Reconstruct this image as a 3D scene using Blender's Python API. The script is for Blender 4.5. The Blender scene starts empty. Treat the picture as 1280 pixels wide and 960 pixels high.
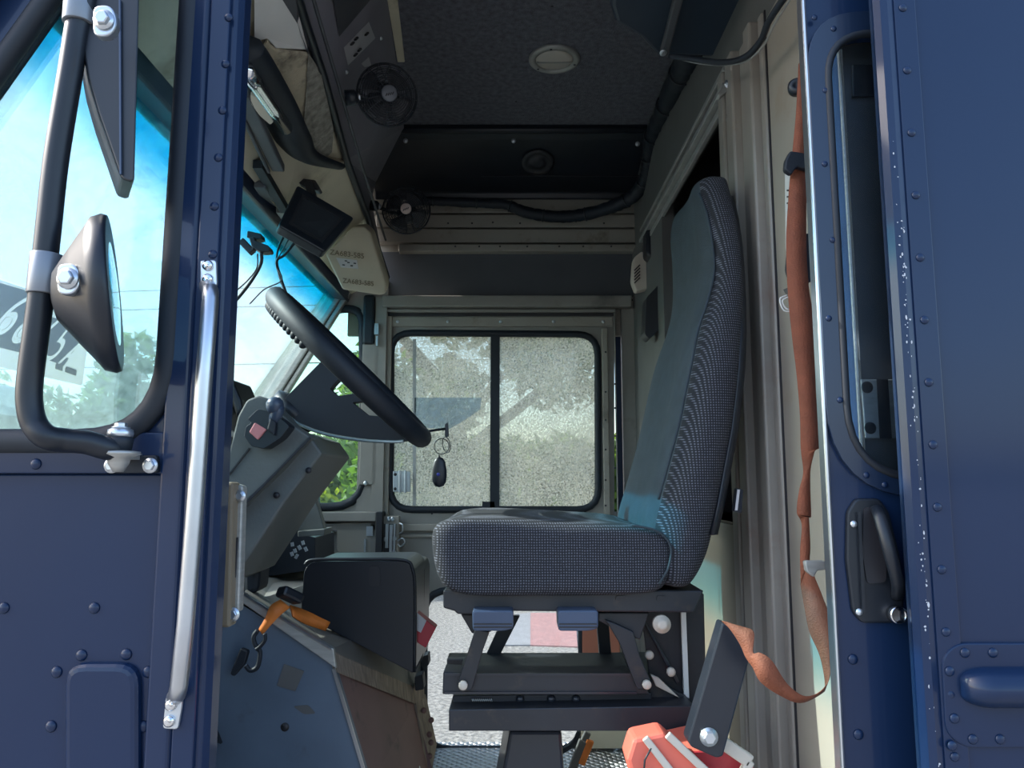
import bpy, math, random
from mathutils import Vector, Matrix, noise
from mathutils.geometry import tessellate_polygon
random.seed(7)
V = Vector
PI = math.pi
scene = bpy.context.scene
col = scene.collection

# ------------------------------------------------------------------ camera
F = 950.0
PITCH = math.atan(120 / F)
CZ = 1.5
cam_data = bpy.data.cameras.new('camera')
cam_data.sensor_width = 36.0
cam_data.lens = F / 1280 * 36.0
cam_data.clip_start = 0.02
cam_data.clip_end = 2000
cam = bpy.data.objects.new('camera', cam_data)
cam.location = (0, 0, CZ)
cam.rotation_euler = (PI / 2 + PITCH, 0, 0)
col.objects.link(cam)
scene.camera = cam
cP, sP = math.cos(PITCH), math.sin(PITCH)


def ray(u, v):
    x = (u - 640) / F
    y = (480 - v) / F
    return V((x, cP - sP * y, sP + cP * y))


def at(u, v, Y):
    """point of the place seen at (u, v) that stands Y metres away"""
    d = ray(u, v)
    return V((0, 0, CZ)) + d * (Y / d.y)


def atx(u, v, X):
    d = ray(u, v)
    return V((0, 0, CZ)) + d * (X / d.x)


def atz(u, v, Z):
    d = ray(u, v)
    return V((0, 0, CZ)) + d * ((Z - CZ) / d.z)


def pts(lst, Y):
    return [at(u, v, Y) for u, v in lst]


# ------------------------------------------------------------------ materials
def mat(name, color, rough=0.6, metal=0.0, vary=0.12, vscale=6.0, bump=0.0, bscale=60.0, coat=0.0, dirt=None,
        dirt_amt=0.0, dscale=4.0, spec=0.5, aniso=None):
    m = bpy.data.materials.new(name)
    m.use_nodes = True
    nt = m.node_tree
    b = nt.nodes['Principled BSDF']
    b.inputs['Roughness'].default_value = rough
    b.inputs['Metallic'].default_value = metal
    b.inputs['Specular IOR Level'].default_value = spec
    b.inputs['Coat Weight'].default_value = coat
    b.inputs['Coat Roughness'].default_value = 0.08
    tc = nt.nodes.new('ShaderNodeTexCoord')
    src = tc.outputs['Object']
    if aniso:
        mp = nt.nodes.new('ShaderNodeMapping')
        mp.inputs['Scale'].default_value = aniso
        nt.links.new(src, mp.inputs['Vector'])
        src = mp.outputs['Vector']
    n = nt.nodes.new('ShaderNodeTexNoise')
    n.inputs['Scale'].default_value = vscale
    n.inputs['Detail'].default_value = 6
    nt.links.new(src, n.inputs['Vector'])
    r = nt.nodes.new('ShaderNodeValToRGB')
    c = V(color)
    r.color_ramp.elements[0].position = 0.3
    r.color_ramp.elements[1].position = 0.7
    r.color_ramp.elements[0].color = (*[max(0, x * (1 - vary)) for x in c], 1)
    r.color_ramp.elements[1].color = (*[min(1, x * (1 + vary)) for x in c], 1)
    nt.links.new(n.outputs['Fac'], r.inputs['Fac'])
    outc = r.outputs['Color']
    if dirt is not None:
        n2 = nt.nodes.new('ShaderNodeTexNoise')
        n2.inputs['Scale'].default_value = dscale
        n2.inputs['Detail'].default_value = 8
        n2.inputs['Roughness'].default_value = 0.65
        nt.links.new(tc.outputs['Object'], n2.inputs['Vector'])
        r2 = nt.nodes.new('ShaderNodeValToRGB')
        r2.color_ramp.elements[0].position = 0.62 - dirt_amt * 0.3
        r2.color_ramp.elements[1].position = 0.75 - dirt_amt * 0.2
        nt.links.new(n2.outputs['Fac'], r2.inputs['Fac'])
        mx = nt.nodes.new('ShaderNodeMixRGB')
        mx.inputs['Color2'].default_value = (*dirt, 1)
        nt.links.new(r2.outputs['Color'], mx.inputs['Fac'])
        nt.links.new(outc, mx.inputs['Color1'])
        outc = mx.outputs['Color']
    nt.links.new(outc, b.inputs['Base Color'])
    if bump:
        n3 = nt.nodes.new('ShaderNodeTexNoise')
        n3.inputs['Scale'].default_value = bscale
        n3.inputs['Detail'].default_value = 5
        nt.links.new(tc.outputs['Object'], n3.inputs['Vector'])
        bp = nt.nodes.new('ShaderNodeBump')
        bp.inputs['Strength'].default_value = bump
        bp.inputs['Distance'].default_value = 0.01
        nt.links.new(n3.outputs['Fac'], bp.inputs['Height'])
        nt.links.new(bp.outputs['Normal'], b.inputs['Normal'])
    return m


def mnode(nt, op, a, b=None):
    n = nt.nodes.new('ShaderNodeMath')
    n.operation = op
    for i, x in enumerate((a, b)):
        if x is None:
            continue
        if isinstance(x, (int, float)):
            n.inputs[i].default_value = x
        else:
            nt.links.new(x, n.inputs[i])
    return n.outputs[0]


def tweed_mat():
    m = mat('tweed_fabric', (0.012, 0.013, 0.017), rough=0.9, vary=0.2, vscale=8)
    nt = m.node_tree
    b = nt.nodes['Principled BSDF']
    tc = nt.nodes.new('ShaderNodeTexCoord')
    sx = nt.nodes.new('ShaderNodeSeparateXYZ')
    nt.links.new(tc.outputs['Object'], sx.inputs[0])
    k = 2 * PI / 0.0046
    nn = nt.nodes.new('ShaderNodeTexNoise')
    nn.inputs['Scale'].default_value = 90
    nt.links.new(tc.outputs['Object'], nn.inputs['Vector'])
    jit = mnode(nt, 'MULTIPLY', nn.outputs['Fac'], 2.6)
    xx = mnode(nt, 'ADD', mnode(nt, 'MULTIPLY', mnode(nt, 'ADD', sx.outputs['X'], mnode(nt, 'MULTIPLY', sx.outputs['Y'], .35)), k), jit)
    zz = mnode(nt, 'ADD', mnode(nt, 'MULTIPLY', sx.outputs['Z'], k), jit)
    a = mnode(nt, 'SINE', xx)
    c = mnode(nt, 'SINE', zz)
    s = mnode(nt, 'ADD', mnode(nt, 'MULTIPLY', a, .5), mnode(nt, 'MULTIPLY', c, .5))
    n2 = nt.nodes.new('ShaderNodeTexNoise')
    n2.inputs['Scale'].default_value = 260
    nt.links.new(tc.outputs['Object'], n2.inputs['Vector'])
    s = mnode(nt, 'MULTIPLY', s, mnode(nt, 'ADD', n2.outputs['Fac'], 0.15))
    r = nt.nodes.new('ShaderNodeValToRGB')
    r.color_ramp.elements[0].position = 0.12
    r.color_ramp.elements[1].position = 0.62
    r.color_ramp.elements[0].color = (0.014, 0.015, 0.02, 1)
    r.color_ramp.elements[1].color = (0.15, 0.155, 0.19, 1)
    nt.links.new(s, r.inputs['Fac'])
    nt.links.new(r.outputs['Color'], b.inputs['Base Color'])
    return m


def glass_mat(name, tint=(0.9, 1, 1), gloss=0.08, dirt=0.0, dirt_col=(0.8, 0.8, 0.75), band=None, dscale=120,
              gain=3.2):
    m = bpy.data.materials.new(name)
    m.use_nodes = True
    nt = m.node_tree
    nt.nodes.clear()
    out = nt.nodes.new('ShaderNodeOutputMaterial')
    tr = nt.nodes.new('ShaderNodeBsdfTransparent')
    tr.inputs['Color'].default_value = (*tint, 1)
    tc = nt.nodes.new('ShaderNodeTexCoord')
    if band:
        z0, z1, c0, c1 = band          # c0 below z0, c1 above z1: the dyed sun-shade strip of the glass
        sx = nt.nodes.new('ShaderNodeSeparateXYZ')
        nt.links.new(tc.outputs['Object'], sx.inputs[0])
        mr = nt.nodes.new('ShaderNodeMapRange')
        mr.interpolation_type = 'SMOOTHSTEP'
        mr.inputs['From Min'].default_value = z0
        mr.inputs['From Max'].default_value = z1
        nt.links.new(sx.outputs['Z'], mr.inputs['Value'])
        mx = nt.nodes.new('ShaderNodeMixRGB')
        mx.inputs['Color1'].default_value = (*c0, 1)
        mx.inputs['Color2'].default_value = (*c1, 1)
        nt.links.new(mr.outputs['Result'], mx.inputs['Fac'])
        nt.links.new(mx.outputs['Color'], tr.inputs['Color'])
    gl = nt.nodes.new('ShaderNodeBsdfGlossy')
    gl.inputs['Roughness'].default_value = 0.03
    gl.inputs['Color'].default_value = (1, 1, 1, 1)
    fr = nt.nodes.new('ShaderNodeFresnel')
    fr.inputs['IOR'].default_value = 1.45
    mix = nt.nodes.new('ShaderNodeMixShader')
    nt.links.new(mnode(nt, 'MULTIPLY', fr.outputs[0], gloss * 12), mix.inputs['Fac'])
    nt.links.new(tr.outputs[0], mix.inputs[1])
    nt.links.new(gl.outputs[0], mix.inputs[2])
    final = mix.outputs[0]
    if dirt > 0:
        n = nt.nodes.new('ShaderNodeTexNoise')
        n.inputs['Scale'].default_value = dscale
        n.inputs['Detail'].default_value = 9
        n.inputs['Roughness'].default_value = 0.75
        nt.links.new(tc.outputs['Object'], n.inputs['Vector'])
        n2 = nt.nodes.new('ShaderNodeTexNoise')
        n2.inputs['Scale'].default_value = 5
        n2.inputs['Detail'].default_value = 4
        nt.links.new(tc.outputs['Object'], n2.inputs['Vector'])
        f = mnode(nt, 'ADD', mnode(nt, 'MULTIPLY', mnode(nt, 'SUBTRACT', n.outputs['Fac'], 0.48), gain),
                  mnode(nt, 'MULTIPLY', mnode(nt, 'SUBTRACT', n2.outputs['Fac'], 0.45), 1.0))
        f = mnode(nt, 'ADD', mnode(nt, 'MULTIPLY', f, min(1.0, dirt * 2.5)), dirt)
        cl = nt.nodes.new('ShaderNodeClamp')
        cl.inputs['Max'].default_value = 0.92
        cl.inputs['Min'].default_value = dirt * 0.4
        nt.links.new(f, cl.inputs[0])
        tl = nt.nodes.new('ShaderNodeBsdfTranslucent')
        tl.inputs['Color'].default_value = (*dirt_col, 1)
        df = nt.nodes.new('ShaderNodeBsdfDiffuse')
        df.inputs['Color'].default_value = (*[c * 0.5 for c in dirt_col], 1)
        m2 = nt.nodes.new('ShaderNodeMixShader')
        m2.inputs['Fac'].default_value = 0.3
        nt.links.new(tl.outputs[0], m2.inputs[1])
        nt.links.new(df.outputs[0], m2.inputs[2])
        m3 = nt.nodes.new('ShaderNodeMixShader')
        nt.links.new(cl.outputs[0], m3.inputs['Fac'])
        nt.links.new(final, m3.inputs[1])
        nt.links.new(m2.outputs[0], m3.inputs[2])
        final = m3.outputs[0]
    nt.links.new(final, out.inputs['Surface'])
    return m


M = {}
M['navy'] = mat('navy_paint', (0.005, 0.0185, 0.058), rough=0.42, vary=0.06, vscale=3, bump=0.10, bscale=9, coat=0.38, spec=.25)
M['navy_dark'] = mat('navy_paint_inner', (0.008, 0.02, 0.05), rough=0.35, vary=0.1, bump=0.05, bscale=12, coat=0.3)
M['chip'] = mat('bare_primer', (0.5, 0.52, 0.56), rough=0.7)
M['rubber'] = mat('black_rubber', (0.008, 0.013, 0.021), rough=0.6, vary=0.3)
M['alu'] = mat('bare_aluminium', (0.55, 0.58, 0.62), rough=0.3, metal=0.95, vary=.05, vscale=20)
M['alu_dull'] = mat('dull_aluminium', (0.42, 0.42, 0.4), rough=0.5, metal=0.6, aniso=(4, 4, 30))
M['chrome'] = mat('chrome', (0.75, 0.77, 0.8), rough=0.12, metal=1.0, vary=0.02)
M['zinc'] = mat('zinc_bolt', (0.62, 0.66, 0.7), rough=0.3, metal=0.85)
M['beige'] = mat('beige_paint', (0.30, 0.275, 0.235), rough=0.5, vary=0.08, dirt=(0.16, 0.13, 0.10), dirt_amt=0.12, dscale=7)
M['cream'] = mat('cream_panel', (0.62, 0.56, 0.42), rough=0.6, vary=0.08, dirt=(0.3, 0.25, 0.16), dirt_amt=0.2)
M['greywall'] = mat('grey_wall_paint', (0.25, 0.235, 0.21), rough=0.55, vary=0.1, dirt=(0.13, 0.12, 0.11), dirt_amt=0.15)
M['darkgrey'] = mat('dark_grey_panel', (0.075, 0.08, 0.09), rough=0.6, vary=0.1)
M['console'] = mat('console_grey', (0.24, 0.235, 0.27), rough=0.6, vary=0.08, bump=0.1, bscale=200)
M['headliner'] = mat('headliner_felt', (0.125, 0.128, 0.15), rough=0.95, vary=0.3, vscale=60, bump=0.5, bscale=220)
M['black'] = mat('black_plastic', (0.009, 0.013, 0.020), rough=0.4, vary=0.15)
M['blackmat'] = mat('black_painted_steel', (0.018, 0.02, 0.026), rough=0.45, vary=0.25, dirt=(0.06, 0.045, 0.035), dirt_amt=0.15, dscale=14)
M['blackmetal'] = mat('black_steel_plate', (0.02, 0.024, 0.033), rough=0.28, vary=0.2)
M['pad'] = mat('pedal_pad_plastic', (0.05, 0.075, 0.13), rough=0.35, vary=0.1)
M['tweed'] = tweed_mat()
M['smooth'] = mat('slate_seat_cloth', (0.032, 0.045, 0.056), rough=0.85, vary=0.15, vscale=30, bump=0.3, bscale=500)
M['colgrey'] = mat('column_grey_plastic', (0.11, 0.12, 0.115), rough=0.55, vary=0.1, bump=0.08, bscale=150)
M['orange'] = mat('orange_webbing', (0.20, 0.058, 0.027), rough=0.75, vary=0.15, vscale=40, bump=0.3, bscale=400)
M['orange2'] = mat('orange_strap', (0.62, 0.17, 0.025), rough=0.6, vary=0.2, vscale=25)
M['webdark'] = mat('faded_orange_webbing', (0.17, 0.06, 0.035), rough=0.8, vary=0.2)
M['coverblue'] = mat('painted_engine_cover', (0.095, 0.13, 0.18), rough=0.45, vary=0.15, vscale=5, dirt=(0.06, 0.065, 0.075), dirt_amt=0.1, dscale=6)
M['coverred'] = mat('brown_cover_side', (0.20, 0.115, 0.105), rough=0.6, vary=0.15, dirt=(0.06, 0.04, 0.035), dirt_amt=0.12, dscale=9)
M['woodgrain'] = mat('worn_cover_flange', (0.26, 0.21, 0.17), rough=0.7, vary=0.35, aniso=(14, 14, 1.5), vscale=9)
M['tape'] = mat('grey_tape', (0.10, 0.10, 0.10), rough=0.7)
M['foam'] = mat('yellowed_foam', (0.46, 0.41, 0.30), rough=0.95, vary=0.12, vscale=14, bump=0.6, bscale=70, dirt=(0.12, 0.11, 0.09), dirt_amt=0.3, dscale=12)
M['linerdark'] = mat('grimy_liner', (0.28, 0.27, 0.23), rough=0.95, vary=0.35, vscale=60, bump=0.6, bscale=150)
M['whitepl'] = mat('off_white_plastic', (0.62, 0.55, 0.46), rough=0.45, vary=0.05)
M['paper'] = mat('white_sticker', (0.7, 0.7, 0.68), rough=0.5, vary=0.04)
M['paperdim'] = mat('grey_sticker', (0.5, 0.5, 0.52), rough=0.5, vary=0.06)
M['ink'] = mat('black_ink', (0.02, 0.02, 0.025), rough=0.5)
M['inkbrown'] = mat('faded_brown_ink', (0.2, 0.16, 0.1), rough=0.6)
M['inknavy'] = mat('navy_sticker_field', (0.025, 0.05, 0.09), rough=0.5)
M['red'] = mat('red_plastic', (0.62, 0.10, 0.07), rough=0.4, vary=0.08)
M['redfade'] = mat('faded_red_plastic', (0.75, 0.15, 0.10), rough=0.5, vary=0.08, dirt=(0.45, 0.2, 0.15), dirt_amt=0.2)
M['darkred'] = mat('dark_red_label', (0.45, 0.03, 0.045), rough=0.45)
M['pink'] = mat('faded_red_road_paint', (0.28, 0.15, 0.15), rough=0.9, vary=0.12, vscale=12)
M['terracotta'] = mat('sunlit_terracotta', (0.44, 0.16, 0.10), rough=0.7, vary=0.1)
M['screen'] = mat('dark_lcd', (0.03, 0.035, 0.042), rough=0.18)
M['lens'] = mat('frosted_lens', (0.50, 0.46, 0.40), rough=0.3, vary=0.08)
M['maroon'] = mat('maroon_cargo_wall', (0.14, 0.06, 0.05), rough=0.8)
M['lightblue'] = mat('pale_blue_stain', (0.05, 0.16, 0.28), rough=0.3)
M['asphalt'] = mat('asphalt', (0.20, 0.195, 0.185), rough=0.95, vary=0.55, vscale=30, bump=1.0, bscale=30)
M['bark'] = mat('bark', (0.09, 0.07, 0.05), rough=0.95, bump=0.5)
M['whitewall'] = mat('white_siding', (0.75, 0.76, 0.75), rough=0.6)
M['roof'] = mat('grey_roof', (0.16, 0.15, 0.15), rough=0.9)
M['blueled'] = mat('blue_button', (0.02, 0.03, 0.3), rough=0.3)


def leaf_mat(name, c):
    m = mat(name, c, rough=0.55, vary=0.4, vscale=1.5)
    nt = m.node_tree
    b = nt.nodes['Principled BSDF']
    out = [n for n in nt.nodes if n.type == 'OUTPUT_MATERIAL'][0]
    tl = nt.nodes.new('ShaderNodeBsdfTranslucent')
    tl.inputs['Color'].default_value = (c[0] * 2.4, c[1] * 2.2, c[2] * 0.9, 1)
    mx = nt.nodes.new('ShaderNodeMixShader')
    mx.inputs['Fac'].default_value = 0.45
    nt.links.new(b.outputs[0], mx.inputs[1])
    nt.links.new(tl.outputs[0], mx.inputs[2])
    nt.links.new(mx.outputs[0], out.inputs['Surface'])
    return m


M['decal'] = leaf_mat('translucent_white_vinyl', (0.33, 0.35, 0.75))
M['leaf'] = leaf_mat('green_leaves', (0.07, 0.13, 0.03))
M['leaf2'] = leaf_mat('yellow_green_leaves', (0.17, 0.2, 0.03))


def tread_mat():
    m = mat('diamond_plate', (0.5, 0.5, 0.5), rough=0.3, metal=0.5, vary=0.15)
    nt = m.node_tree
    b = nt.nodes['Principled BSDF']
    tc = nt.nodes.new('ShaderNodeTexCoord')
    sx = nt.nodes.new('ShaderNodeSeparateXYZ')
    nt.links.new(tc.outputs['Object'], sx.inputs[0])
    k = PI / 0.034
    a = mnode(nt, 'SINE', mnode(nt, 'MULTIPLY', mnode(nt, 'ADD', sx.outputs['X'], sx.outputs['Y']), k))
    c = mnode(nt, 'SINE', mnode(nt, 'MULTIPLY', mnode(nt, 'SUBTRACT', sx.outputs['X'], sx.outputs['Y']), k))
    h = mnode(nt, 'MAXIMUM', mnode(nt, 'ABSOLUTE', a), mnode(nt, 'ABSOLUTE', c))
    bp = nt.nodes.new('ShaderNodeBump')
    bp.inputs['Strength'].default_value = 1.0
    bp.inputs['Distance'].default_value = 0.012
    nt.links.new(h, bp.inputs['Height'])
    nt.links.new(bp.outputs['Normal'], b.inputs['Normal'])
    return m


M['tread'] = tread_mat()
M['g_side'] = glass_mat('side_glass', tint=(0.86, 0.98, 1.0), gloss=0.10, dirt=0.02, dirt_col=(0.5, 0.75, 0.75), dscale=60)
M['g_shield'] = glass_mat('windshield_glass', gloss=0.06, dirt=0.03, dirt_col=(0.7, 0.85, 0.85), dscale=60,
                          band=(2.08, 2.19, (0.92, 1.0, 1.0), (0.0, 0.62, 0.80)))
M['g_dirty'] = glass_mat('dirty_sunlit_glass', tint=(0.8, 0.83, 0.78), gloss=0.08, dirt=0.34, dirt_col=(0.95, 0.93, 0.78), dscale=150, gain=6.5)
M['g_clear'] = glass_mat('clear_glass', tint=(0.93, 0.95, 0.93), gloss=0.06, dirt=0.04, dscale=60)
M['g_green'] = glass_mat('green_quarter_glass', tint=(0.8, 0.95, 0.85), gloss=0.06, dirt=0.05, dirt_col=(0.6, 0.7, 0.5), dscale=80)
M['mirror'] = mat('mirror_glass', (0.55, 0.75, 0.78), rough=0.03, metal=1.0, vary=0.01)

# ------------------------------------------------------------------ mesh toolkit
OFF = {}


class MB:
    def __init__(self):
        self.v, self.f, self.mi, self.sm = [], [], [], []

    def add(self, vs, fs, mi=0, smooth=False):
        o = len(self.v)
        self.v += [V(p) for p in vs]
        for f in fs:
            self.f.append([i + o for i in f])
            self.mi.append(mi)
            self.sm.append(smooth)
        return self

    def prism(self, poly, ext, mi=0, mi_side=None):
        n = len(poly)
        ext = V(ext)
        vs = [V(p) for p in poly] + [V(p) + ext for p in poly]
        self.add(vs, [list(range(n)), list(range(2 * n - 1, n - 1, -1))], mi)
        o = len(self.v) - 2 * n
        for i in range(n):
            j = (i + 1) % n
            self.f.append([o + i, o + i + n, o + j + n, o + j])
            self.mi.append(mi if mi_side is None else mi_side)
            self.sm.append(False)
        return self

    def holed(self, outer, holes, ext, mi=0):
        loops = [[V(p) for p in outer]] + [[V(p) for p in h] for h in holes]
        tris = tessellate_polygon(loops)
        flat = [p for l in loops for p in l]
        ext = V(ext)
        n = len(flat)
        vs = flat + [p + ext for p in flat]
        fs = [list(t) for t in tris] + [[i + n for i in reversed(t)] for t in tris]
        k = 0
        for l in loops:
            m = len(l)
            for i in range(m):
                j = (i + 1) % m
                fs.append([k + i, k + i + n, k + j + n, k + j])
            k += m
        return self.add(vs, fs, mi)

    def box(self, c, s, R=None, mi=0):
        vs = []
        for x in (-.5, .5):
            for y in (-.5, .5):
                for z in (-.5, .5):
                    p = V((x * s[0], y * s[1], z * s[2]))
                    if R is not None:
                        p = R @ p
                    vs.append(V(c) + p)
        return self.add(vs, [(0, 1, 3, 2), (4, 6, 7, 5), (0, 4, 5, 1), (2, 3, 7, 6), (0, 2, 6, 4), (1, 5, 7, 3)], mi)

    def bx(self, x0, x1, y0, y1, z0, z1, mi=0):
        return self.box(((x0 + x1) / 2, (y0 + y1) / 2, (z0 + z1) / 2), (abs(x1 - x0), abs(y1 - y0), abs(z1 - z0)), None, mi)

    def bar(self, p0, p1, w, h, up=(0, 0, 1), mi=0):
        p0, p1 = V(p0), V(p1)
        d = p1 - p0
        L = d.length
        d.normalize()
        s = d.cross(V(up))
        if s.length < 1e-4:
            s = d.cross(V((1, 0, 0)))
        s.normalize()
        t = s.cross(d)
        R = Matrix((s, d, t)).transposed()
        return self.box((p0 + p1) / 2, (w, L, h), R, mi)

    def lathe(self, o, axis, prof, n=20, mi=0, smooth=True, caps=True, sx=1.0, upv=None):
        o, a = V(o), V(axis).normalized()
        s = a.cross(V(upv) if upv else (V((0, 0, 1)) if abs(a.z) < .9 else V((1, 0, 0)))).normalized()
        t = a.cross(s)
        vs, fs = [], []
        for r, h in prof:
            for i in range(n):
                q = 2 * PI * i / n
                vs.append(o + a * h + s * (r * math.cos(q) * sx) + t * (r * math.sin(q)))
        for k in range(len(prof) - 1):
            for i in range(n):
                j = (i + 1) % n
                fs.append((k * n + i, k * n + j, (k + 1) * n + j, (k + 1) * n + i))
        if caps:
            fs.append(tuple(reversed(range(n))))
            fs.append(tuple((len(prof) - 1) * n + i for i in range(n)))
        return self.add(vs, fs, mi, smooth)

    def cyl(self, p0, p1, r0, r1=None, n=16, mi=0, smooth=True):
        d = V(p1) - V(p0)
        return self.lathe(p0, d, [(r0, 0), (r0 if r1 is None else r1, d.length)], n, mi, smooth)

    def tube(self, path, r, n=10, closed=False, mi=0, flat=1.0, rad=None):
        P = [V(p) for p in path]
        m = len(P)
        vs, fs = [], []
        prev = None
        for i in range(m):
            if closed:
                d = P[(i + 1) % m] - P[i - 1]
            else:
                d = P[min(i + 1, m - 1)] - P[max(i - 1, 0)]
            d.normalize()
            if prev is None:
                up = V((0, 1, 0)) if abs(d.y) < .8 else V((0, 0, 1))
            else:
                up = prev
            s = d.cross(up).normalized()
            t = s.cross(d).normalized()
            prev = t
            rr = r if rad is None else rad(i / max(1, m - 1)) * r
            for k in range(n):
                q = 2 * PI * k / n
                vs.append(P[i] + s * rr * math.cos(q) + t * rr * flat * math.sin(q))
        R = m if closed else m - 1
        for i in range(R):
            j = (i + 1) % m
            for k in range(n):
                l = (k + 1) % n
                fs.append((i * n + k, j * n + k, j * n + l, i * n + l))
        if not closed:
            fs.append(tuple(reversed(range(n))))
            fs.append(tuple((m - 1) * n + k for k in range(n)))
        return self.add(vs, fs, mi, True)

    def torus(self, c, axis, R, r, n=32, k=6, mi=0):
        c, a = V(c), V(axis).normalized()
        s = a.cross(V((0, 0, 1)) if abs(a.z) < .9 else V((1, 0, 0))).normalized()
        t = a.cross(s)
        return self.tube([c + s * R * math.cos(2 * PI * i / n) + t * R * math.sin(2 * PI * i / n) for i in range(n)], r, k, True, mi)

    def dome(self, p, nrm, r, h=None, n=12, mi=0):
        h = r * .5 if h is None else h
        prof = [(r * math.cos(a), h * math.sin(a)) for a in (0, .4, .8, 1.2, 1.5)]
        return self.lathe(p, nrm, prof, n, mi)

    def ribbon(self, L, R, th, mi=0):
        L, R = [V(p) for p in L], [V(p) for p in R]
        n = len(L)
        vs, fs = [], []
        for i in range(n):
            d = L[min(i + 1, n - 1)] - L[max(i - 1, 0)]
            w = R[i] - L[i]
            nn = d.cross(w)
            nn = nn.normalized() * th if nn.length > 1e-9 else V((0, th, 0))
            vs += [L[i], R[i], R[i] + nn, L[i] + nn]
        for i in range(n - 1):
            a, b = i * 4, i * 4 + 4
            for k in range(4):
                l = (k + 1) % 4
                fs.append((a + k, a + l, b + l, b + k))
        fs += [(0, 3, 2, 1), tuple((n - 1) * 4 + k for k in range(4))]
        return self.add(vs, fs, mi, True)

    def hexbolt(self, p, nrm, r, h=None, mi=0, washer=True):
        nrm = V(nrm).normalized()
        h = h or r * .7
        if washer:
            self.lathe(p, nrm, [(r * 1.45, 0), (r * 1.45, r * .2)], 18, mi)
            p = V(p) + nrm * r * .2
        self.lathe(p, nrm, [(r, 0), (r, h * .8), (r * .85, h)], 6, mi, smooth=False)
        return self

    def many(self, name, mats, parent=None, bevel=0.0):
        n = len(self.v)
        par = list(range(n))

        def find(i):
            while par[i] != i:
                par[i] = par[par[i]]
                i = par[i]
            return i
        for f in self.f:
            for k in f[1:]:
                par[find(k)] = find(f[0])
        boxes = {}
        for i, p in enumerate(self.v):
            r = find(i)
            b = boxes.setdefault(r, [p.copy(), p.copy()])
            for a in range(3):
                b[0][a] = min(b[0][a], p[a]); b[1][a] = max(b[1][a], p[a])
        ks = list(boxes)
        grp = {k: k for k in ks}

        def gf(k):
            while grp[k] != k:
                k = grp[k]
            return k
        e = .0012
        for i, a in enumerate(ks):
            for b in ks[i + 1:]:
                A, B = boxes[a], boxes[b]
                if all(A[0][x] - e <= B[1][x] and B[0][x] - e <= A[1][x] for x in range(3)):
                    grp[gf(a)] = gf(b)
        out = []
        for g_ in sorted(set(gf(k) for k in ks)):
            mb = MB(); mp = {}
            for f, mi, sm in zip(self.f, self.mi, self.sm):
                if gf(find(f[0])) == g_:
                    for i in f:
                        if i not in mp:
                            mp[i] = len(mb.v); mb.v.append(self.v[i])
                    mb.f.append([mp[i] for i in f]); mb.mi.append(mi); mb.sm.append(sm)
            out.append(mb.build(name, mats, parent, bevel))
        return out

    def build(self, name, mats, parent=None, bevel=0.0, sub=0, seg=2):
        me = bpy.data.meshes.new(name)
        off = OFF.get(parent.name, V((0, 0, 0))) if parent else None
        if parent is None:
            lo = V([min(p[i] for p in self.v) for i in range(3)])
            hi = V([max(p[i] for p in self.v) for i in range(3)])
            off = V(((lo.x + hi.x) / 2, (lo.y + hi.y) / 2, lo.z)) if not getattr(self, 'keep', False) else V((0, 0, 0))
        me.from_pydata([p - off for p in self.v], [], self.f)
        if not isinstance(mats, (list, tuple)):
            mats = [mats]
        for m in mats:
            me.materials.append(M[m] if isinstance(m, str) else m)
        me.polygons.foreach_set('material_index', self.mi)
        me.polygons.foreach_set('use_smooth', self.sm)
        import bmesh
        bm = bmesh.new()
        bm.from_mesh(me)
        bmesh.ops.recalc_face_normals(bm, faces=bm.faces)
        bm.to_mesh(me)
        bm.free()
        me.update()
        o = bpy.data.objects.new(name, me)
        col.objects.link(o)
        if parent:
            o.parent = parent
            OFF[o.name] = V(off)
        else:
            o.location = off
            OFF[o.name] = V(off)
        if bevel:
            b = o.modifiers.new('bevel', 'BEVEL')
            b.width = bevel
            b.segments = seg
            b.limit_method = 'ANGLE'
            b.angle_limit = math.radians(40)
            b.harden_normals = False
        if sub:
            s = o.modifiers.new('sub', 'SUBSURF')
            s.levels = sub
            s.render_levels = sub
        return o


def tag(o, label, cat, group=None):
    o['label'] = label
    o['category'] = cat
    if group:
        o['group'] = group
    return o


def part(o, label):
    o['label'] = label
    return o


def struct(o, label=None):
    o['kind'] = 'structure'
    if label:
        o['label'] = label
    return o


def thing(name, loc, label, cat, group=None):
    o = bpy.data.objects.new(name, None)
    o.empty_display_size = 0.05
    col.objects.link(o)
    o.location = loc
    OFF[o.name] = V(loc)
    return tag(o, label, cat, group)


def copy_tree(o, parent=None):
    c = o.copy()
    col.objects.link(c)
    OFF[c.name] = OFF.get(o.name, V((0, 0, 0)))
    if parent:
        c.parent = parent
    for ch in [x for x in list(col.objects) if x.parent == o]:
        copy_tree(ch, c)
    return c


def spline(P, n=8, closed=False):
    P = [V(p) for p in P]
    m = len(P)
    out = []
    R = m if closed else m - 1
    for i in range(R):
        p0 = P[(i - 1) % m] if (closed or i > 0) else P[0] * 2 - P[1]
        p1, p2 = P[i], P[(i + 1) % m]
        p3 = P[(i + 2) % m] if (closed or i + 2 < m) else P[-1] * 2 - P[-2]
        for k in range(n):
            t = k / n
            out.append(.5 * ((2 * p1) + (p2 - p0) * t + (2 * p0 - 5 * p1 + 4 * p2 - p3) * t * t + (3 * p1 - p0 - 3 * p2 + p3) * t ** 3))
    if not closed:
        out.append(P[-1])
    return out


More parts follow.
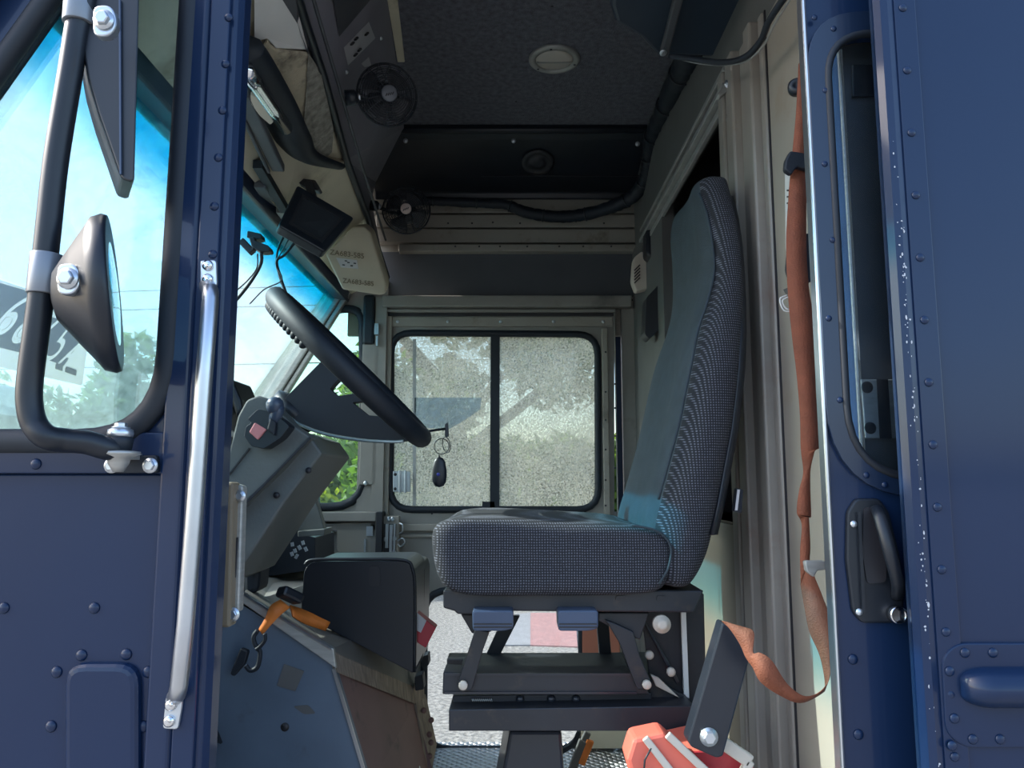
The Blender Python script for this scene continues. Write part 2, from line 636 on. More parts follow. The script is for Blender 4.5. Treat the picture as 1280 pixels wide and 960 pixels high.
def rnd(poly, r, n=5):
    """round the corners of a 3D polygon; r one radius or one per corner"""
    out = []
    m = len(poly)
    for i in range(m):
        p = V(poly[i])
        a, b = V(poly[i - 1]) - p, V(poly[(i + 1) % m]) - p
        rr = r[i] if isinstance(r, (list, tuple)) else r
        rr = min(rr, a.length * .49, b.length * .49)
        if rr < 1e-5:
            out.append(p)
            continue
        p0, p2 = p + a.normalized() * rr, p + b.normalized() * rr
        for k in range(n + 1):
            t = k / n
            out.append(p0 * (1 - t) ** 2 + p * 2 * t * (1 - t) + p2 * t * t)
    return out


def text_mesh(name, body, origin, right, up, size, m, parent=None, shear=0.0, xs_=1.0, th=0.0005, label=None, center=True):
    """flat letters lying in the plane (right, up)"""
    cu = bpy.data.curves.new(name, 'FONT')
    cu.body = body
    cu.size = size
    cu.shear = shear
    cu.extrude = th
    cu.align_x = 'CENTER' if center else 'LEFT'
    cu.align_y = 'CENTER' if center else 'BOTTOM_BASELINE'
    tmp = bpy.data.objects.new('tmp', cu)
    col.objects.link(tmp)
    dg = bpy.context.evaluated_depsgraph_get()
    me0 = bpy.data.meshes.new_from_object(tmp.evaluated_get(dg))
    right, up = V(right).normalized(), V(up).normalized()
    nn = right.cross(up)
    up = nn.cross(right)
    mb = MB()
    mb.add([V(origin) + right * v.co.x * xs_ + up * v.co.y + nn * v.co.z for v in me0.vertices], [list(p.vertices) for p in me0.polygons])
    bpy.data.objects.remove(tmp)
    bpy.data.curves.remove(cu)
    bpy.data.meshes.remove(me0)
    return mb.build(name, m, parent)


def part1(os_, label):
    for o in os_:
        o['label'] = label
    return os_[0]

M['skyreflect'] = mat('sky_reflection_blue', (0.07, 0.14, 0.28), rough=.35)  # blue of the sky mirrored in bare metal, put into the base colour
M['g_door'] = glass_mat('door_glass', tint=(0.82, 0.9, 0.97), gloss=0.10, dirt=0.02, dscale=60)

# ================================================================== LIGHT AND SKY
SUN = V((-0.80, 0.06, 0.60)).normalized()
w = bpy.data.worlds.new('sky')
scene.world = w
w.use_nodes = True
wn = w.node_tree
sky = wn.nodes.new('ShaderNodeTexSky')
sky.sky_type = 'NISHITA'
sky.sun_disc = False
sky.sun_elevation = math.asin(SUN.z)
sky.sun_rotation = math.atan2(SUN.x, SUN.y)
sky.air_density = 1.1
sky.dust_density = 2.5
sky.ozone_density = 2.5
wn.links.new(sky.outputs[0], wn.nodes['Background'].inputs['Color'])
wn.nodes['Background'].inputs['Strength'].default_value = 0.6
sd = bpy.data.lights.new('sun', 'SUN')
sd.energy = 10.0
sd.angle = math.radians(0.6)
sd.color = (1, 0.96, 0.9)
so = bpy.data.objects.new('sun', sd)
so.rotation_euler = SUN.to_track_quat('Z', 'Y').to_euler()
so.location = SUN * 30
col.objects.link(so)
scene.view_settings.view_transform = 'Standard'
scene.view_settings.look = 'None'
scene.view_settings.gamma = 1
scene.view_settings.use_curve_mapping = False
scene.view_settings.exposure = -0.2

# ================================================================== GROUND
g = MB()
g.bx(-150, 150, -150, 150, -0.3, 0)
struct(g.build('ground', 'asphalt'), 'grey asphalt lot around the van')

# ================================================================== VAN SHELL
RX0, RX1 = -1.32, 2.4          # van front / far end of what is built
ZF, ZC = 0.505, 2.80            # cab floor, ceiling
YN, YF = 1.00, 3.00            # near skin, far wall inner face
HX = 0.50                      # bulkhead face


def xs(z, y=None):             # windshield plane
    return -0.69 - (2.24 - z) * 0.60


# floor with tread plate, in the step well under the far door too
m = MB(); m.bx(-1.3, 2.4, 1.06, 3.06, ZF - .05, ZF)
struct(m.build('floor', 'tread'), 'diamond tread plate cab floor')

# ceiling (felt headliner) and roof
m = MB(); m.bx(-0.9, HX, 1.03, 2.72, ZC, ZC + .03)
m.build('ceiling', 'headliner'); bpy.data.objects['ceiling']['kind'] = 'structure'
m = MB(); m.bx(-1.0, 2.45, 0.98, 3.12, ZC + .03, ZC + .08)
struct(m.build('trim_1', 'navy'), 'navy roof skin')
# white strip on the headliner's front edge
m = MB()
m.prism([atz(484, -60, ZC - .004), atz(484, 0, ZC - .004), atz(497, 78, ZC - .004), atz(506, 78, ZC - .004), atz(497, 0, ZC - .004), atz(497, -60, ZC - .004)], (0, 0, .006))
struct(m.build('trim_2', 'cream', bevel=.002), 'pale strip along the front edge of the headliner')
for (u, v) in ((497, 48),):
    pass

# dark cove between headliner and far wall
m = MB()
m.prism([V((-.5, 2.69, ZC)), V((HX, 2.69, ZC)), V((HX, 2.72, ZC - .035)), V((HX, 3.0, 2.655)), V((-.5, 3.0, 2.655)), V((-.5, 2.72, ZC - .035))], (0, .02, .03))
m = MB()
prof = [(2.66, ZC + .01), (2.66, ZC - .02), (2.70, ZC - .04), (2.98, 2.665), (2.99, 2.64), (3.0, 2.64), (3.0, ZC + .01)]
m.prism([V((-.56, y, z)) for y, z in prof], (HX + .56, 0, 0))
m.tube([V((-.5, 2.67, ZC - .015)), V((HX, 2.67, ZC - .015))], .014, 10)
cv = struct(m.build('trim_3', 'black', bevel=.006), 'black cove moulding where headliner meets far wall')
m = MB()
pc = at(672, 201, 2.80); pc.z = ZC - .04 - (2.80 - 2.70) * .446
nc = V((0, -.42, -.9)).normalized()
m.lathe(pc, nc, [(.062, 0), (.062, .004), (.05, .008), (.044, .004), (.03, .003), (.028, .009), (.012, .01)], 28)
part(m.build('speaker', 'blackmat', cv), 'small round speaker set in the cove')
for u, v in ((642, 176), (797, 180), (507, 176)):
    p = at(u, v, 2.655)
    m = MB(); m.dome(p, (0, -1, -.3), .009, .006)
    m.many('screw', 'zinc', cv)
m = MB(); m.bar(pc + V((-.22, .05, -.034)), pc + V((.46, .05, -.034)), .004, .004); m.build('seam', 'ink', cv)

# ---- far wall: panel round quarter window (front), door opening, upper part
fq = rnd([at(414, 386, YF), at(453, 386, YF), at(456, 634, YF), at(262, 634, YF)], [.10, .07, .14, .05])
m = MB()
zt = 2.30
m.holed([V((RX0, YF, .3)), V((-.50, YF, .3)), V((-.50, YF, zt)), V((xs(zt) - .07, YF, zt)), V((RX0 - .02, YF, 1.36))], [fq], (0, .06, 0))
wf = struct(m.build('wall_right', 'greywall'), 'grey inner wall around the far quarter window')
ctr = sum(fq, V()) / len(fq)
m = MB(); m.tube(fq, .017, 10, True); m.build('window_gasket', 'rubber', wf)
m = MB(); m.prism(fq, (0, .006, 0))
for p in range(len(m.v)): m.v[p].y += .03
struct(m.build('window_1', 'g_green'), 'green tinted far quarter window')
# lower quarter-window outside trim: chrome arc
# A pillar far (between windshield and quarter)
m = MB()
a0, a1 = V((xs(2.24), 2.98, 2.26)), V((xs(1.2), 2.98, 1.2))
m.bar(a0, a1, .055, .05, up=(0, 1, 0))
m.bar(a0 + V((.045, .0, 0)), a1 + V((.045, .0, 0)), .02, .035, up=(0, 1, 0))
struct(m.build('trim_4', 'alu_dull', bevel=.006), 'sloping grey pillar between windshield and far quarter window')

# upper far wall panels
m = MB()
def far(u0, v0, u1, v1, y0=YF, y1=YF + .03, mi=0, mb=None):
    a, b = at(u0, v0, y0), at(u1, v1, y0)
    (mb or m).bx(a.x, b.x, y0, y1, a.z, b.z, mi)
far(460, 236, 800, 266); far(470, 268, 800, 284, YF - .006); far(470, 286, 800, 303, YF - .012); far(498, 305, 800, 314, YF - .03)
far(440, 200, 830, 420, YF + .03, YF + .05)
wu = struct(m.build('wall_right', 'beige', bevel=.004), 'pale upper wall panels over the far door')
m = MB()
for u in (560, 590, 616, 650, 690, 720, 755):
    m.dome(at(u, 277 + (u % 3), YF - .008), (0, -1, 0), .004, .002)
    m.dome(at(u + 9, 308, YF - .032), (0, -1, 0), .004, .002)
m.many('screw', 'ink', wu)
bpy.data.objects[wu.name]
m = MB(); far(470, 315, 796, 371, YF + .01, YF + .03); struct(m.build('wall_right', 'darkgrey'), 'dark grey recessed panel over the far door')
# door header rails
m = MB()
far(478, 369, 790, 383, YF - .05, YF); far(478, 386, 770, 390, YF - .02, YF)
hr = struct(m.build('trim_5', 'greywall', bevel=.004), 'header rail above the far door')
m = MB(); far(480, 390, 768, 395, YF - .0, YF + .02); m.build('shadow_gap', 'ink', hr)

# ---- far sliding door
DY = YF + .005
door = bpy.data.objects.new('door_1', None); col.objects.link(door); door.location = (0, DY, ZF); OFF['door_1'] = V((0, DY, ZF))
struct(door, 'far sliding door with two-pane window and lower window')
wo = rnd(pts([(489, 416), (747, 418), (748, 637), (488, 637)], DY), .085)
lw = rnd(pts([(530, 738), (727, 738), (727, 937), (530, 937)], DY), .10)
m = MB()
m.holed(pts([(480, 395), (768, 395), (768, 985), (480, 985)], DY), [wo, lw], (0, .03, 0))
m.build('door_panel', 'greywall', door)
m = MB(); far(483, 396, 766, 408, DY - .012, DY); far(752, 410, 764, 700, DY - .02, DY); far(472, 395, 484, 700, DY - .02, DY)
far(478, 655, 760, 664, DY - .02, DY); far(500, 668, 760, 672, DY - .012, DY)
m.many('door_rail', 'beige', door, bevel=.003)
m = MB()
for u in (497, 560, 626, 692, 754): m.dome(at(u, 402, DY - .012), (0, -1, 0), .007, .004)
m.many('rivet', 'zinc', door)
m = MB()
for u in (540, 578, 617, 655, 695, 735): m.dome(at(u, 642, DY), (0, -1, 0), .004, .002)
for v in (440, 490, 525, 562, 600, 632): m.dome(at(757, v, DY - .02), (0, -1, 0), .004, .002); m.dome(at(484, v, DY), (0, -1, 0), .003, .002)
m.many('screw', 'ink', door)
m = MB(); m.tube(wo, .014, 10, True)
a, b = at(619, 420, DY), at(619, 634, DY)
m.bx(a.x - .018, a.x + .018, DY - .012, DY + .02, b.z, a.z)
m.bx(at(606, 0, DY).x, a.x, DY - .012, DY + .0, at(0, 634, DY).z, at(0, 627, DY).z)
m.build('window_gasket', 'rubber', door)
m = MB(); m.tube(lw, .014, 10, True); m.build('lower_gasket', 'rubber', door)
m = MB()
gl = rnd(pts([(489, 416), (747, 418), (748, 637), (488, 637)], DY + .01), .085)
m.prism(gl, (0, .005, 0))
part(m.build('window_pane', 'g_dirty', door), 'dusty window glass glowing with backlight')
m = MB(); m.prism(pts([(516, 424), (520, 424), (520, 632), (516, 632)], DY + .008), (0, .004, 0)); m.build('inner_pane_edge', 'alu_dull', door)
m = MB(); m.prism(rnd(pts([(530, 738), (727, 738), (727, 937), (530, 937)], DY + .01), .10), (0, .005, 0))
m.build('lower_pane', 'g_clear', door)
# pale blue sticker haze on the pane
m = MB(); m.prism(pts([(518, 497), (602, 497), (600, 512), (576, 528), (560, 537), (518, 534)], DY + .007), (0, .001, 0))
part(m.build('sticker', glass_mat('pale_blue_film', tint=(0.75, 0.82, 0.86), gloss=.05, dirt=.30, dirt_col=(.75, .85, .95), dscale=40), door), 'pale blue translucent film on the left pane')
m = MB()
m.prism(pts([(491, 589), (513, 589), (513, 615), (491, 615)], DY - .014), (0, .01, 0))
for u in (498, 505): m.prism(pts([(u, 588), (u + 3, 588), (u + 3, 616), (u, 616)], DY - .022), (0, .012, 0))
m.build('window_latch', 'alu', door, bevel=.002)
m = MB()
for v in (593, 611): m.dome(at(494, v, DY - .014), (0, -1, 0), .006, .004)
m.many('latch_screw', 'ink', door)
# diamond step plate sill glow, lower frame

# far wall jambs
m = MB()
far(768, 371, 774, 700, YF - .03, YF); far(776, 371, 806, 640, YF - .0, YF + .03); far(768, 640, 960, 1000, YF, YF + .03)
far(452, 372, 470, 700, YF - .012, YF + .03); far(470, 372, 477, 700, YF - .03, YF)
fj = struct(m.build('trim_6', 'greywall', bevel=.003), 'upright jambs either side of the far door')
m = MB()
for v in (480, 510, 545, 585): m.dome(at(769, v, YF - .03), (0, -1, 0), .004, .003)
for u, v in ((790, 375), (803, 375)): m.dome(at(u, v, YF), (0, -1, 0), .004, .003)
m.many('screw', 'ink', fj)
m = MB(); far(454, 368, 467, 430, YF - .04, YF - .015)
tag(m.build('pillar_pad', 'rubber', bevel=.01), 'black rubber pad hanging on the jamb left of the far door', 'pad')
m = MB(); far(453, 430, 470, 606, YF - .03, YF - .012)
jc = tag(m.build('jamb_cover', 'greywall', bevel=.003), 'grey cover strip on the jamb beside the far quarter window', 'trim strip')
m = MB(); far(468, 404, 473, 418, YF - .045, YF - .03); far(470, 420, 472, 432, YF - .045, YF - .035); m.hexbolt(at(457, 604, YF - .03), (0, -1, 0), .006)
m.many('catch', 'zinc', jc)

# door lock hardware
m = MB()
far(476, 645, 498, 700, YF - .05, YF - .02)
lk = tag(m.build('door_lock', 'beige', bevel=.003), 'sliding lock mechanism screwed on the far door edge', 'lock')
m = MB(); far(480, 655, 494, 700, YF - .056, YF - .05); m.build('lock_slot', 'ink', lk)
m = MB()
far(482, 655, 485, 685, YF - .066, YF - .05); far(487, 656, 490, 692, YF - .07, YF - .05); far(492, 655, 493.5, 700, YF - .064, YF - .05)
m.many('lock_bar', 'alu', lk)
m = MB()
for u, v in ((486, 649), (491, 649), (482, 674), (493, 673), (492, 690)): m.hexbolt(at(u, v, YF - .056), (0, -1, 0), .006)
m.tube(spline([at(499, 654, YF - .05), at(503, 656, YF - .06), at(503, 664, YF - .06), at(499, 667, YF - .05)]), .003, 6)
m.tube(spline([at(497, 676, YF - .05), at(503, 673, YF - .06), at(506, 678, YF - .06), at(501, 683, YF - .05), at(497, 680, YF - .05)]), .003, 6)
m.many('lock_screw', 'zinc', lk)
m = MB(); far(470, 640, 477, 700, YF - .08, YF); struct(m.build('trim_7', 'blackmat', bevel=.003), 'dark door track post left of the lock')

# lower front of far wall: panel with rounded access cover
m = MB(); far(395, 640, 470, 652, YF - .06, YF); far(380, 654, 470, 664, YF - .03, YF)
struct(m.build('trim_8', 'greywall', bevel=.004), 'ledge below the far quarter window')
m = MB(); m.prism(rnd(pts([(421, 653), (470, 653), (470, 698), (430, 698), (420, 690)], YF - .03), .03), (0, .02, 0))
ac = tag(m.build('access_cover', 'beige', bevel=.004), 'rounded beige access cover on the far wall behind the black tray', 'cover')
m = MB(); far(458, 658, 466, 670, YF - .04, YF - .03); far(455, 674, 457, 690, YF - .04, YF - .03); m.many('catch', 'zinc', ac)

# ---- windshield
m = MB()
m.keep = True
a = [V((xs(2.22), 1.05, 2.22)), V((xs(2.22), 2.97, 2.22)), V((xs(1.38), 2.97, 1.38)), V((xs(1.38), 1.05, 1.38))]
m.prism(a, (-.006, 0, -.003))
struct(m.build('window_2', 'g_shield'), 'raked windshield with dyed turquoise sun band')
# header beam above windshield and centre divider bar
m = MB()
hx = xs(2.24)
m.prism([V((hx + .03, 1.0, 2.21)), V((hx - .05, 1.0, 2.22)), V((hx - .03, 1.0, 2.33)), V((hx + .07, 1.0, 2.33))], (0, 2.05, 0))
hb = struct(m.build('trim_9', 'navy_dark', bevel=.006), 'dark header beam above the windshield')
m = MB(); m.bx(RX0 - .05, xs(1.38) + .05, 1.0, 3.05, 1.30, 1.39)
struct(m.build('trim_10', 'navy_dark', bevel=.01), 'sill beam under the windshield')
m = MB(); m.bx(RX0 - .05, RX0, .98, 3.06, .25, 1.36)
struct(m.build('wall_front', 'navy'), 'navy front wall of the cab below the windshield')

# ---- near front wall (outside skin): lower panel
m = MB()
xl, xr = -1.38, -.447
m.bx(xl, xr, YN, YN + .03, .25, at(0, 592, YN).z)
wl = struct(m.build('wall_left', 'navy', bevel=.003), 'navy lower body panel below the near quarter window')
m = MB()
zA, zB = at(0, 592, YN).z, at(0, 560, YN).z
m.bx(xl, xr, YN - .008, YN + .03, zA, zB + .02)
m.build('belt_strip', 'navy', wl, bevel=.002)
def rivet(par, p, nrm=(0, -1, 0), r=.0075, mt='navy', cache={}):
    key = (mt, r, tuple(nrm))
    if key not in cache:
        mb = MB(); mb.dome(V((0, 0, 0)), nrm, r, r * .55)
        me = bpy.data.meshes.new('rivet')
        me.from_pydata(mb.v, [], mb.f); me.materials.append(M[mt])
        for q in me.polygons: q.use_smooth = True
        cache[key] = me
    o = bpy.data.objects.new('rivet', cache[key])
    col.objects.link(o); o.parent = par; o.location = V(p) - OFF[par.name]
    return o
for u, v in ((45, 580), (209, 585)): rivet(wl, at(u, v, YN - .008))
for u, v in ((5, 760), (118, 760), (102, 819), (158, 818), (71, 840), (185, 840), (64, 908), (179, 908), (145, 953), (209, 952)): rivet(wl, at(u, v, YN))
m = MB(); m.prism(rnd(pts([(78, 1010), (172, 1010), (172, 830), (78, 830)], YN - .012), [.0, .0, .028, .028]), (0, .02, 0))
part(m.build('access_hatch', 'navy', wl, bevel=.009, seg=3), 'rounded access hatch')
for v in (615, 650, 690, 725, 765, 800): rivet(wl, at(229 - (v - 600) * .07, v, YN), r=.004)

# near quarter window: skin with hole
nq = rnd([V((-.612, YN, 2.32)), at(240, -60, YN) * 1.0, at(222, 250, YN), at(214, 552, YN), V((-1.06, YN, at(0, 552, YN).z))], [0, 0, 0, .10, .04])
nq[0] = V((-.612, YN, 2.30))
q = [V((-.604, YN, 2.26)), V((-.452, YN, 2.26)), V((-.456, YN, at(0, 552, YN).z)), V((-1.02, YN, at(0, 552, YN).z))]
nq = rnd(q, [.03, .05, .115, .05], 8)
m = MB()
m.holed([V((-.70, YN, 2.36)), V((-.417, YN, 2.36)), V((-.417, YN, zB)), V((-1.26, YN, zB))], [nq], (0, .03, 0))
wq = struct(m.build('wall_left', 'navy'), 'navy skin around the near quarter window')
m = MB(); m.tube([p + V((0, -.004, 0)) for p in nq], .0165, 12, True, flat=.8); m.build('window_gasket', 'rubber', wq)
m = MB(); m.prism([p + V((0, .012, 0)) for p in nq], (0, .005, 0))
struct(m.build('window_3', 'g_side'), 'teal tinted near quarter window')
# near A pillar tube
m = MB()
m.bar(V((-.655, YN - .01, 2.34)), V((-1.20, YN - .01, 1.42)), .05, .05, up=(0, 1, 0))
m.bar(V((-.69, YN - .02, 2.36)), V((-1.24, YN - .02, 1.44)), .02, .03, up=(0, 1, 0))
struct(m.build('trim_11', 'navy', bevel=.008), 'sloping navy front pillar beside the windshield')

# B jamb (near, front of door opening)
def jx(u, v): return at(u, v, YN).x
m = MB()
m.prism([V((-.455, YN - .012, .2)), V((-.425, YN - .016, .2)), V((-.420, YN - .012, .2)), V((-.386, YN - .012, .2)), V((-.378, YN + .0, .2)), V((-.379, YN + .03, .2)), V((-.455, YN + .03, .2))], (0, 0, 2.4))
jb = struct(m.build('trim_12', 'navy', bevel=.004, seg=3), 'navy riveted door jamb in front of the opening')
m = MB(); m.bx(-.4185, -.391, YN - .019, YN - .010, .2, 2.6); m.build('jamb_strip', 'navy', jb, bevel=.002)
for u, v in ((286, 22), (282, 80), (278, 138), (273, 197), (268, 258), (266, 318), (246, 515)):
    p = at(u, v, YN - .019); rivet(jb, p, r=.0062)

# near side wall above the door and near header
m = MB(); m.bx(-.72, 2.4, YN - .0, YN + .06, 2.36, 2.88); struct(m.build('wall_left', 'navy'), 'navy skin above the door opening')

# ---- near sliding door, slid back (right)
Y1 = 1.04
dr = bpy.data.objects.new('door_2', None); col.objects.link(dr); dr.location = (.45, Y1, .5); OFF['door_2'] = V((.45, Y1, .5))
struct(dr, 'near sliding door slid open behind the body panel')
dx = .427
gi = rnd([at(1047, 40, Y1), V((.75, Y1, at(0, 40, Y1).z)), V((.75, Y1, at(0, 592, Y1).z)), at(1072, 592, Y1)], [.06, .05, .05, .085], 8)
gx0 = .4565
gi = rnd([V((gx0, Y1, at(0, 45, Y1).z)), V((.95, Y1, at(0, 45, Y1).z)), V((.95, Y1, at(0, 598, Y1).z)), V((gx0, Y1, at(0, 598, Y1).z))], [.07, .05, .05, .10], 8)
go = [V((gx0 - .028, Y1, at(0, 18, Y1).z)), V((.98, Y1, at(0, 18, Y1).z)), V((.98, Y1, at(0, 622, Y1).z)), V((gx0 - .028, Y1, at(0, 622, Y1).z))]
go = rnd(go, [.085, .05, .05, .13], 8)
m = MB(); m.holed([V((dx, Y1, .40)), V((1.15, Y1, .40)), V((1.15, Y1, 2.34)), V((dx, Y1, 2.34))], [gi], (0, .018, 0))
m.build('door_panel', 'navy', dr, bevel=.002)
m = MB(); m.holed([p + V((0, -.008, 0)) for p in go], [[p + V((0, -.008, 0)) for p in gi]], (0, .012, 0)); m.build('window_gasket', 'navy_dark', dr, bevel=.003)
m = MB(); m.tube([p + V((0, -.006, 0)) for p in gi], .006, 8, True); m.build('gasket_bead', 'rubber', dr)
for u, v in ((1032, 113), (1031, 205), (1041, 300), (1036, 398), (1050, 500), (1083, 594), (1106, 606), (1018, 22), (1042, 36)):
    rivet(dr, at(u, v, Y1 - .008), r=.0045)
for u, v in ((1066, 824), (1073, 918)): rivet(dr, at(u, v, Y1), r=.007)
m = MB(); m.prism([p + V((0, .02, 0)) for p in gi], (0, .005, 0)); m.build('window_pane', 'g_door', dr)
m = MB(); m.bx(dx - .002, dx + .004, Y1 - .005, Y1 + .018, .40, 2.34)
part(m.build('edge_trim', 'alu', dr, bevel=.003), 'bright bare aluminium leading edge')
# handle
hd = MB()
HP = [(1070, 623), (1100, 623), (1112, 640), (1127, 700), (1130, 760), (1122, 779), (1078, 779), (1066, 765), (1058, 700), (1059, 640)]
hd.prism(rnd([at(u, v, Y1 - .006) for u, v in HP], .006, 3), (0, .01, 0))
hh = hd.build('door_handle', 'black', dr, bevel=.003)
m = MB(); m.prism(rnd([at(u, v, Y1 - .008) for u, v in ((1080, 634), (1098, 634), (1108, 690), (1108, 728), (1084, 730), (1078, 690))], .006, 3), (0, .003, 0)); m.build('handle_recess', 'ink', hh)
m = MB()
m.tube(spline([at(1096, 636, Y1 - .01), at(1101, 650, Y1 - .03), at(1112, 690, Y1 - .04), at(1122, 728, Y1 - .03), at(1122, 745, Y1 - .008)]), .0085, 12, flat=.8)
m.build('grip', 'black', hh)
m = MB(); m.bar(at(1073, 640, Y1 - .008), at(1079, 765, Y1 - .008), .004, .006, up=(0, 1, 0)); m.build('rib', 'black', hh)
m = MB()
for u, v in ((1067, 655), (1074, 765)): m.dome(at(u, v, Y1 - .007), (0, -1, 0), .005, .003)
m.many('screw', 'zinc', hh)
m = MB(); p = at(1118, 767, Y1 - .006); m.lathe(p, (0, -1, 0), [(.0115, 0), (.0115, .012), (.0098, .014), (.009, .013)], 24)
lc = m.build('lock_cylinder', 'chrome', hh)
m = MB(); m.bx(p.x - .001, p.x + .001, p.y - .016, p.y - .013, p.z - .006, p.z + .006); m.build('keyhole', 'ink', lc)
# things seen through the door window: rear window channel of the cargo side
m = MB()
XW = .52
m.bx(.499, .52, 1.092, 1.164, .6, 2.4)
struct(m.build('trim_13', 'skyreflect', bevel=.003), 'post behind the door window, sky reflection put into its blue colour')
m = MB(); m.bx(.496, .52, 1.084, 1.091, .6, 2.4)
struct(m.build('trim_13', 'alu_dull', bevel=.003), 'bare aluminium channel behind the door window')
m = MB(); m.bx(.499, 1.4, 1.076, 1.083, .6, 2.4); struct(m.build('wall_left', 'darkgrey'), 'dark inner lining behind the open door')
m = MB(); m.prism(pts([(1066, 80), (1098, 80), (1098, 120), (1066, 120)], 1.068), (0, .006, 0)); tag(m.build('bumper_block', 'rubber', bevel=.002), 'black rubber block high behind the sliding door window', 'block')
m = MB()
m.prism(pts([(1076, 474), (1120, 474), (1124, 548), (1082, 548)], 1.068), (0, .003, 0))
sb = tag(m.build('door_stop', 'alu_dull', bevel=.002), 'metal stop plate with two black buttons behind the door window', 'door stop')
m = MB()
for u, v in ((1084, 484), (1088, 535)): m.lathe(at(u, v, 1.067), (0, -1, 0), [(.0085, 0), (.008, .001), (.006, .0015)], 18)
m.prism(pts([(1096, 474), (1110, 474), (1115, 548), (1100, 548)], 1.0665), (0, .001, 0))
m.many('rubber_button', 'rubber', sb)

# ---- outer body panel (right)
Y2 = .97
m = MB()
m.bx(.5185, 2.4, Y2, Y2 + .02, .2, 2.9)
m.prism([V((.498, Y2 + .006, .2)), V((.503, Y2 - .004, .2)), V((.512, Y2 - .006, .2)), V((.522, Y2 - .002, .2)), V((.522, Y2 + .02, .2)), V((.503, Y2 + .02, .2))], (0, 0, 2.7))
wr = struct(m.build('wall_left', 'navy'), 'navy rear body panel with rolled edge')
m = MB(); m.bx(.522, .552, Y2 - .004, Y2 + .001, .2, 2.9); m.build('edge_strip', 'navy', wr, bevel=.0015)
m = MB(); m.bx(.506, .52, Y2 + .018, Y2 + .032, .2, 2.9); m.build('return_flange', 'navy_dark', wr)
for i in range(14):
    v = 10 + i * 78
    u = 1120 + (v / 960) * 62
    p = at(u - 2, v, Y2 - .004); p.x = .534; rivet(wr, p, r=.0058)
for u, v in ((1206, 816), (1241, 816), (1187, 839), (1193, 898), (1216, 924), (1250, 924), (1190, 932)): rivet(wr, at(u, v, Y2 - .006), r=.0062)
m = MB(); m.prism(rnd(pts([(1177, 822), (1196, 804), (1500, 804), (1500, 935), (1205, 935), (1182, 916)], Y2 - .006), .02), (0, .008, 0))
rp = m.build('recess_plate', 'navy', wr, bevel=.002)
# bulging horizontal half-round cover
m = MB()
z0, z1 = at(0, 882, Y2).z, at(0, 832, Y2).z
x0 = at(1196, 850, Y2).x
cz, rr = (z0 + z1) / 2, abs(z1 - z0) / 2
rows = []
for i in range(9):
    t = i / 8 * PI / 2
    xx = x0 + .035 * (1 - math.sin(t)) if False else x0 + .035 * (1 - math.cos(PI / 2 - t)) * 0 + .035 * (1 - math.sin(t))
    s = math.sqrt(max(0, 1 - ((x0 + .035 - xx) / .035) ** 2))
    rows.append((xx, max(.02, s)))
rows = sorted(rows); rows.append((1.4, 1.0))
vs, fs = [], []
K = 14
for xx, s in rows:
    for k in range(K + 1):
        q = PI * k / K
        vs.append(V((xx, Y2 - .006 - .03 * s * math.sin(q), cz + rr * (.35 + .65 * s) * math.cos(q))))
for i in range(len(rows) - 1):
    for k in range(K):
        a = i * (K + 1) + k
        fs.append((a, a + 1, a + K + 2, a + K + 1))
m.add(vs, fs, 0, True)
m.build('moulded_bulge', 'navy', wr)
# chips of lost paint on the rolled edge
m = MB()
random.seed(3)
for i in range(95):
    z = random.choice([random.uniform(1.0, 1.95), random.gauss(1.42, .14), random.gauss(1.75, .07)])
    x = .509 + random.uniform(-.003, .006)
    y = Y2 - .0066 + abs(x - .510) * .12
    r = random.uniform(.0004, .0016)
    k = random.choice([1, 1, 1.6, 2.5])
    m.add([V((x + r * math.cos(a) * random.uniform(.6, 1.2), y, z + r * k * math.sin(a) * random.uniform(.6, 1.2))) for a in (0, 1, 2, 3.1, 4.2, 5.3)] , [(0, 1, 2, 3, 4, 5)])
o = m.build('paint_chips', 'chip', wr); o['kind'] = 'stuff'

# ================================================================== BULKHEAD (right side wall behind the seat)
m = MB()
m.bx(HX, HX + .03, 1.05, 3.05, 2.40, ZC)                 # header
wb = struct(m.build('wall_back', mat('olive_grey', (0.12, 0.12, 0.115), rough=.6, vary=.1)), 'grey bulkhead header over the cargo opening')
m = MB()
for z, x, h in ((2.425, .478, .012), (2.405, .486, .012), (2.385, .474, .014), (2.365, .488, .02)):
    m.bx(x, HX, 1.62, 2.75, z - h / 2, z + h / 2)
struct(m.build('trim_14', 'alu_dull', bevel=.002), 'bulkhead door track rails')
m = MB()
m.bx(HX, HX + .02, 1.165, 1.40, ZF, 2.40)
wn_ = struct(m.build('wall_back', mat('warm_white_panel', (0.36, 0.325, 0.27), rough=.45, vary=.06, dirt=(0.33, .27, .2), dirt_amt=.15, dscale=5)), 'cream bulkhead panel beside the open door')
m = MB()
# post with vertical ribs, Y 1.40..1.68
for y0, y1, x in ((1.40, 1.425, .492), (1.43, 1.47, .476), (1.47, 1.535, .488), (1.535, 1.585, .470), (1.585, 1.62, .49), (1.62, 1.66, .474)):
    m.bx(x, HX + .04, y0, y1, ZF, 2.42)
po = struct(m.build('trim_15', mat('pale_post_paint', (0.30, 0.275, 0.24), rough=.4, vary=.1, dirt=(.25, .19, .16), dirt_amt=.2), bevel=.005), 'ribbed upright bulkhead post')
m = MB(); m.bx(.497, HX + .01, 1.395, 1.401, ZF, 2.42); m.build('joint', 'ink', po)
m = MB(); m.bx(HX, HX + .02, 1.70, 2.95, ZF, 1.38); m.bx(HX - .006, HX + .03, 1.70, 2.95, 1.37, 1.40)
struct(m.build('wall_back', mat('tan_panel', (.20, .165, .125), rough=.55, vary=.1)), 'beige half-height bulkhead panel behind the seat')
m = MB(); m.bx(HX - .01, HX + .03, 2.40, 3.05, ZF, 2.42)
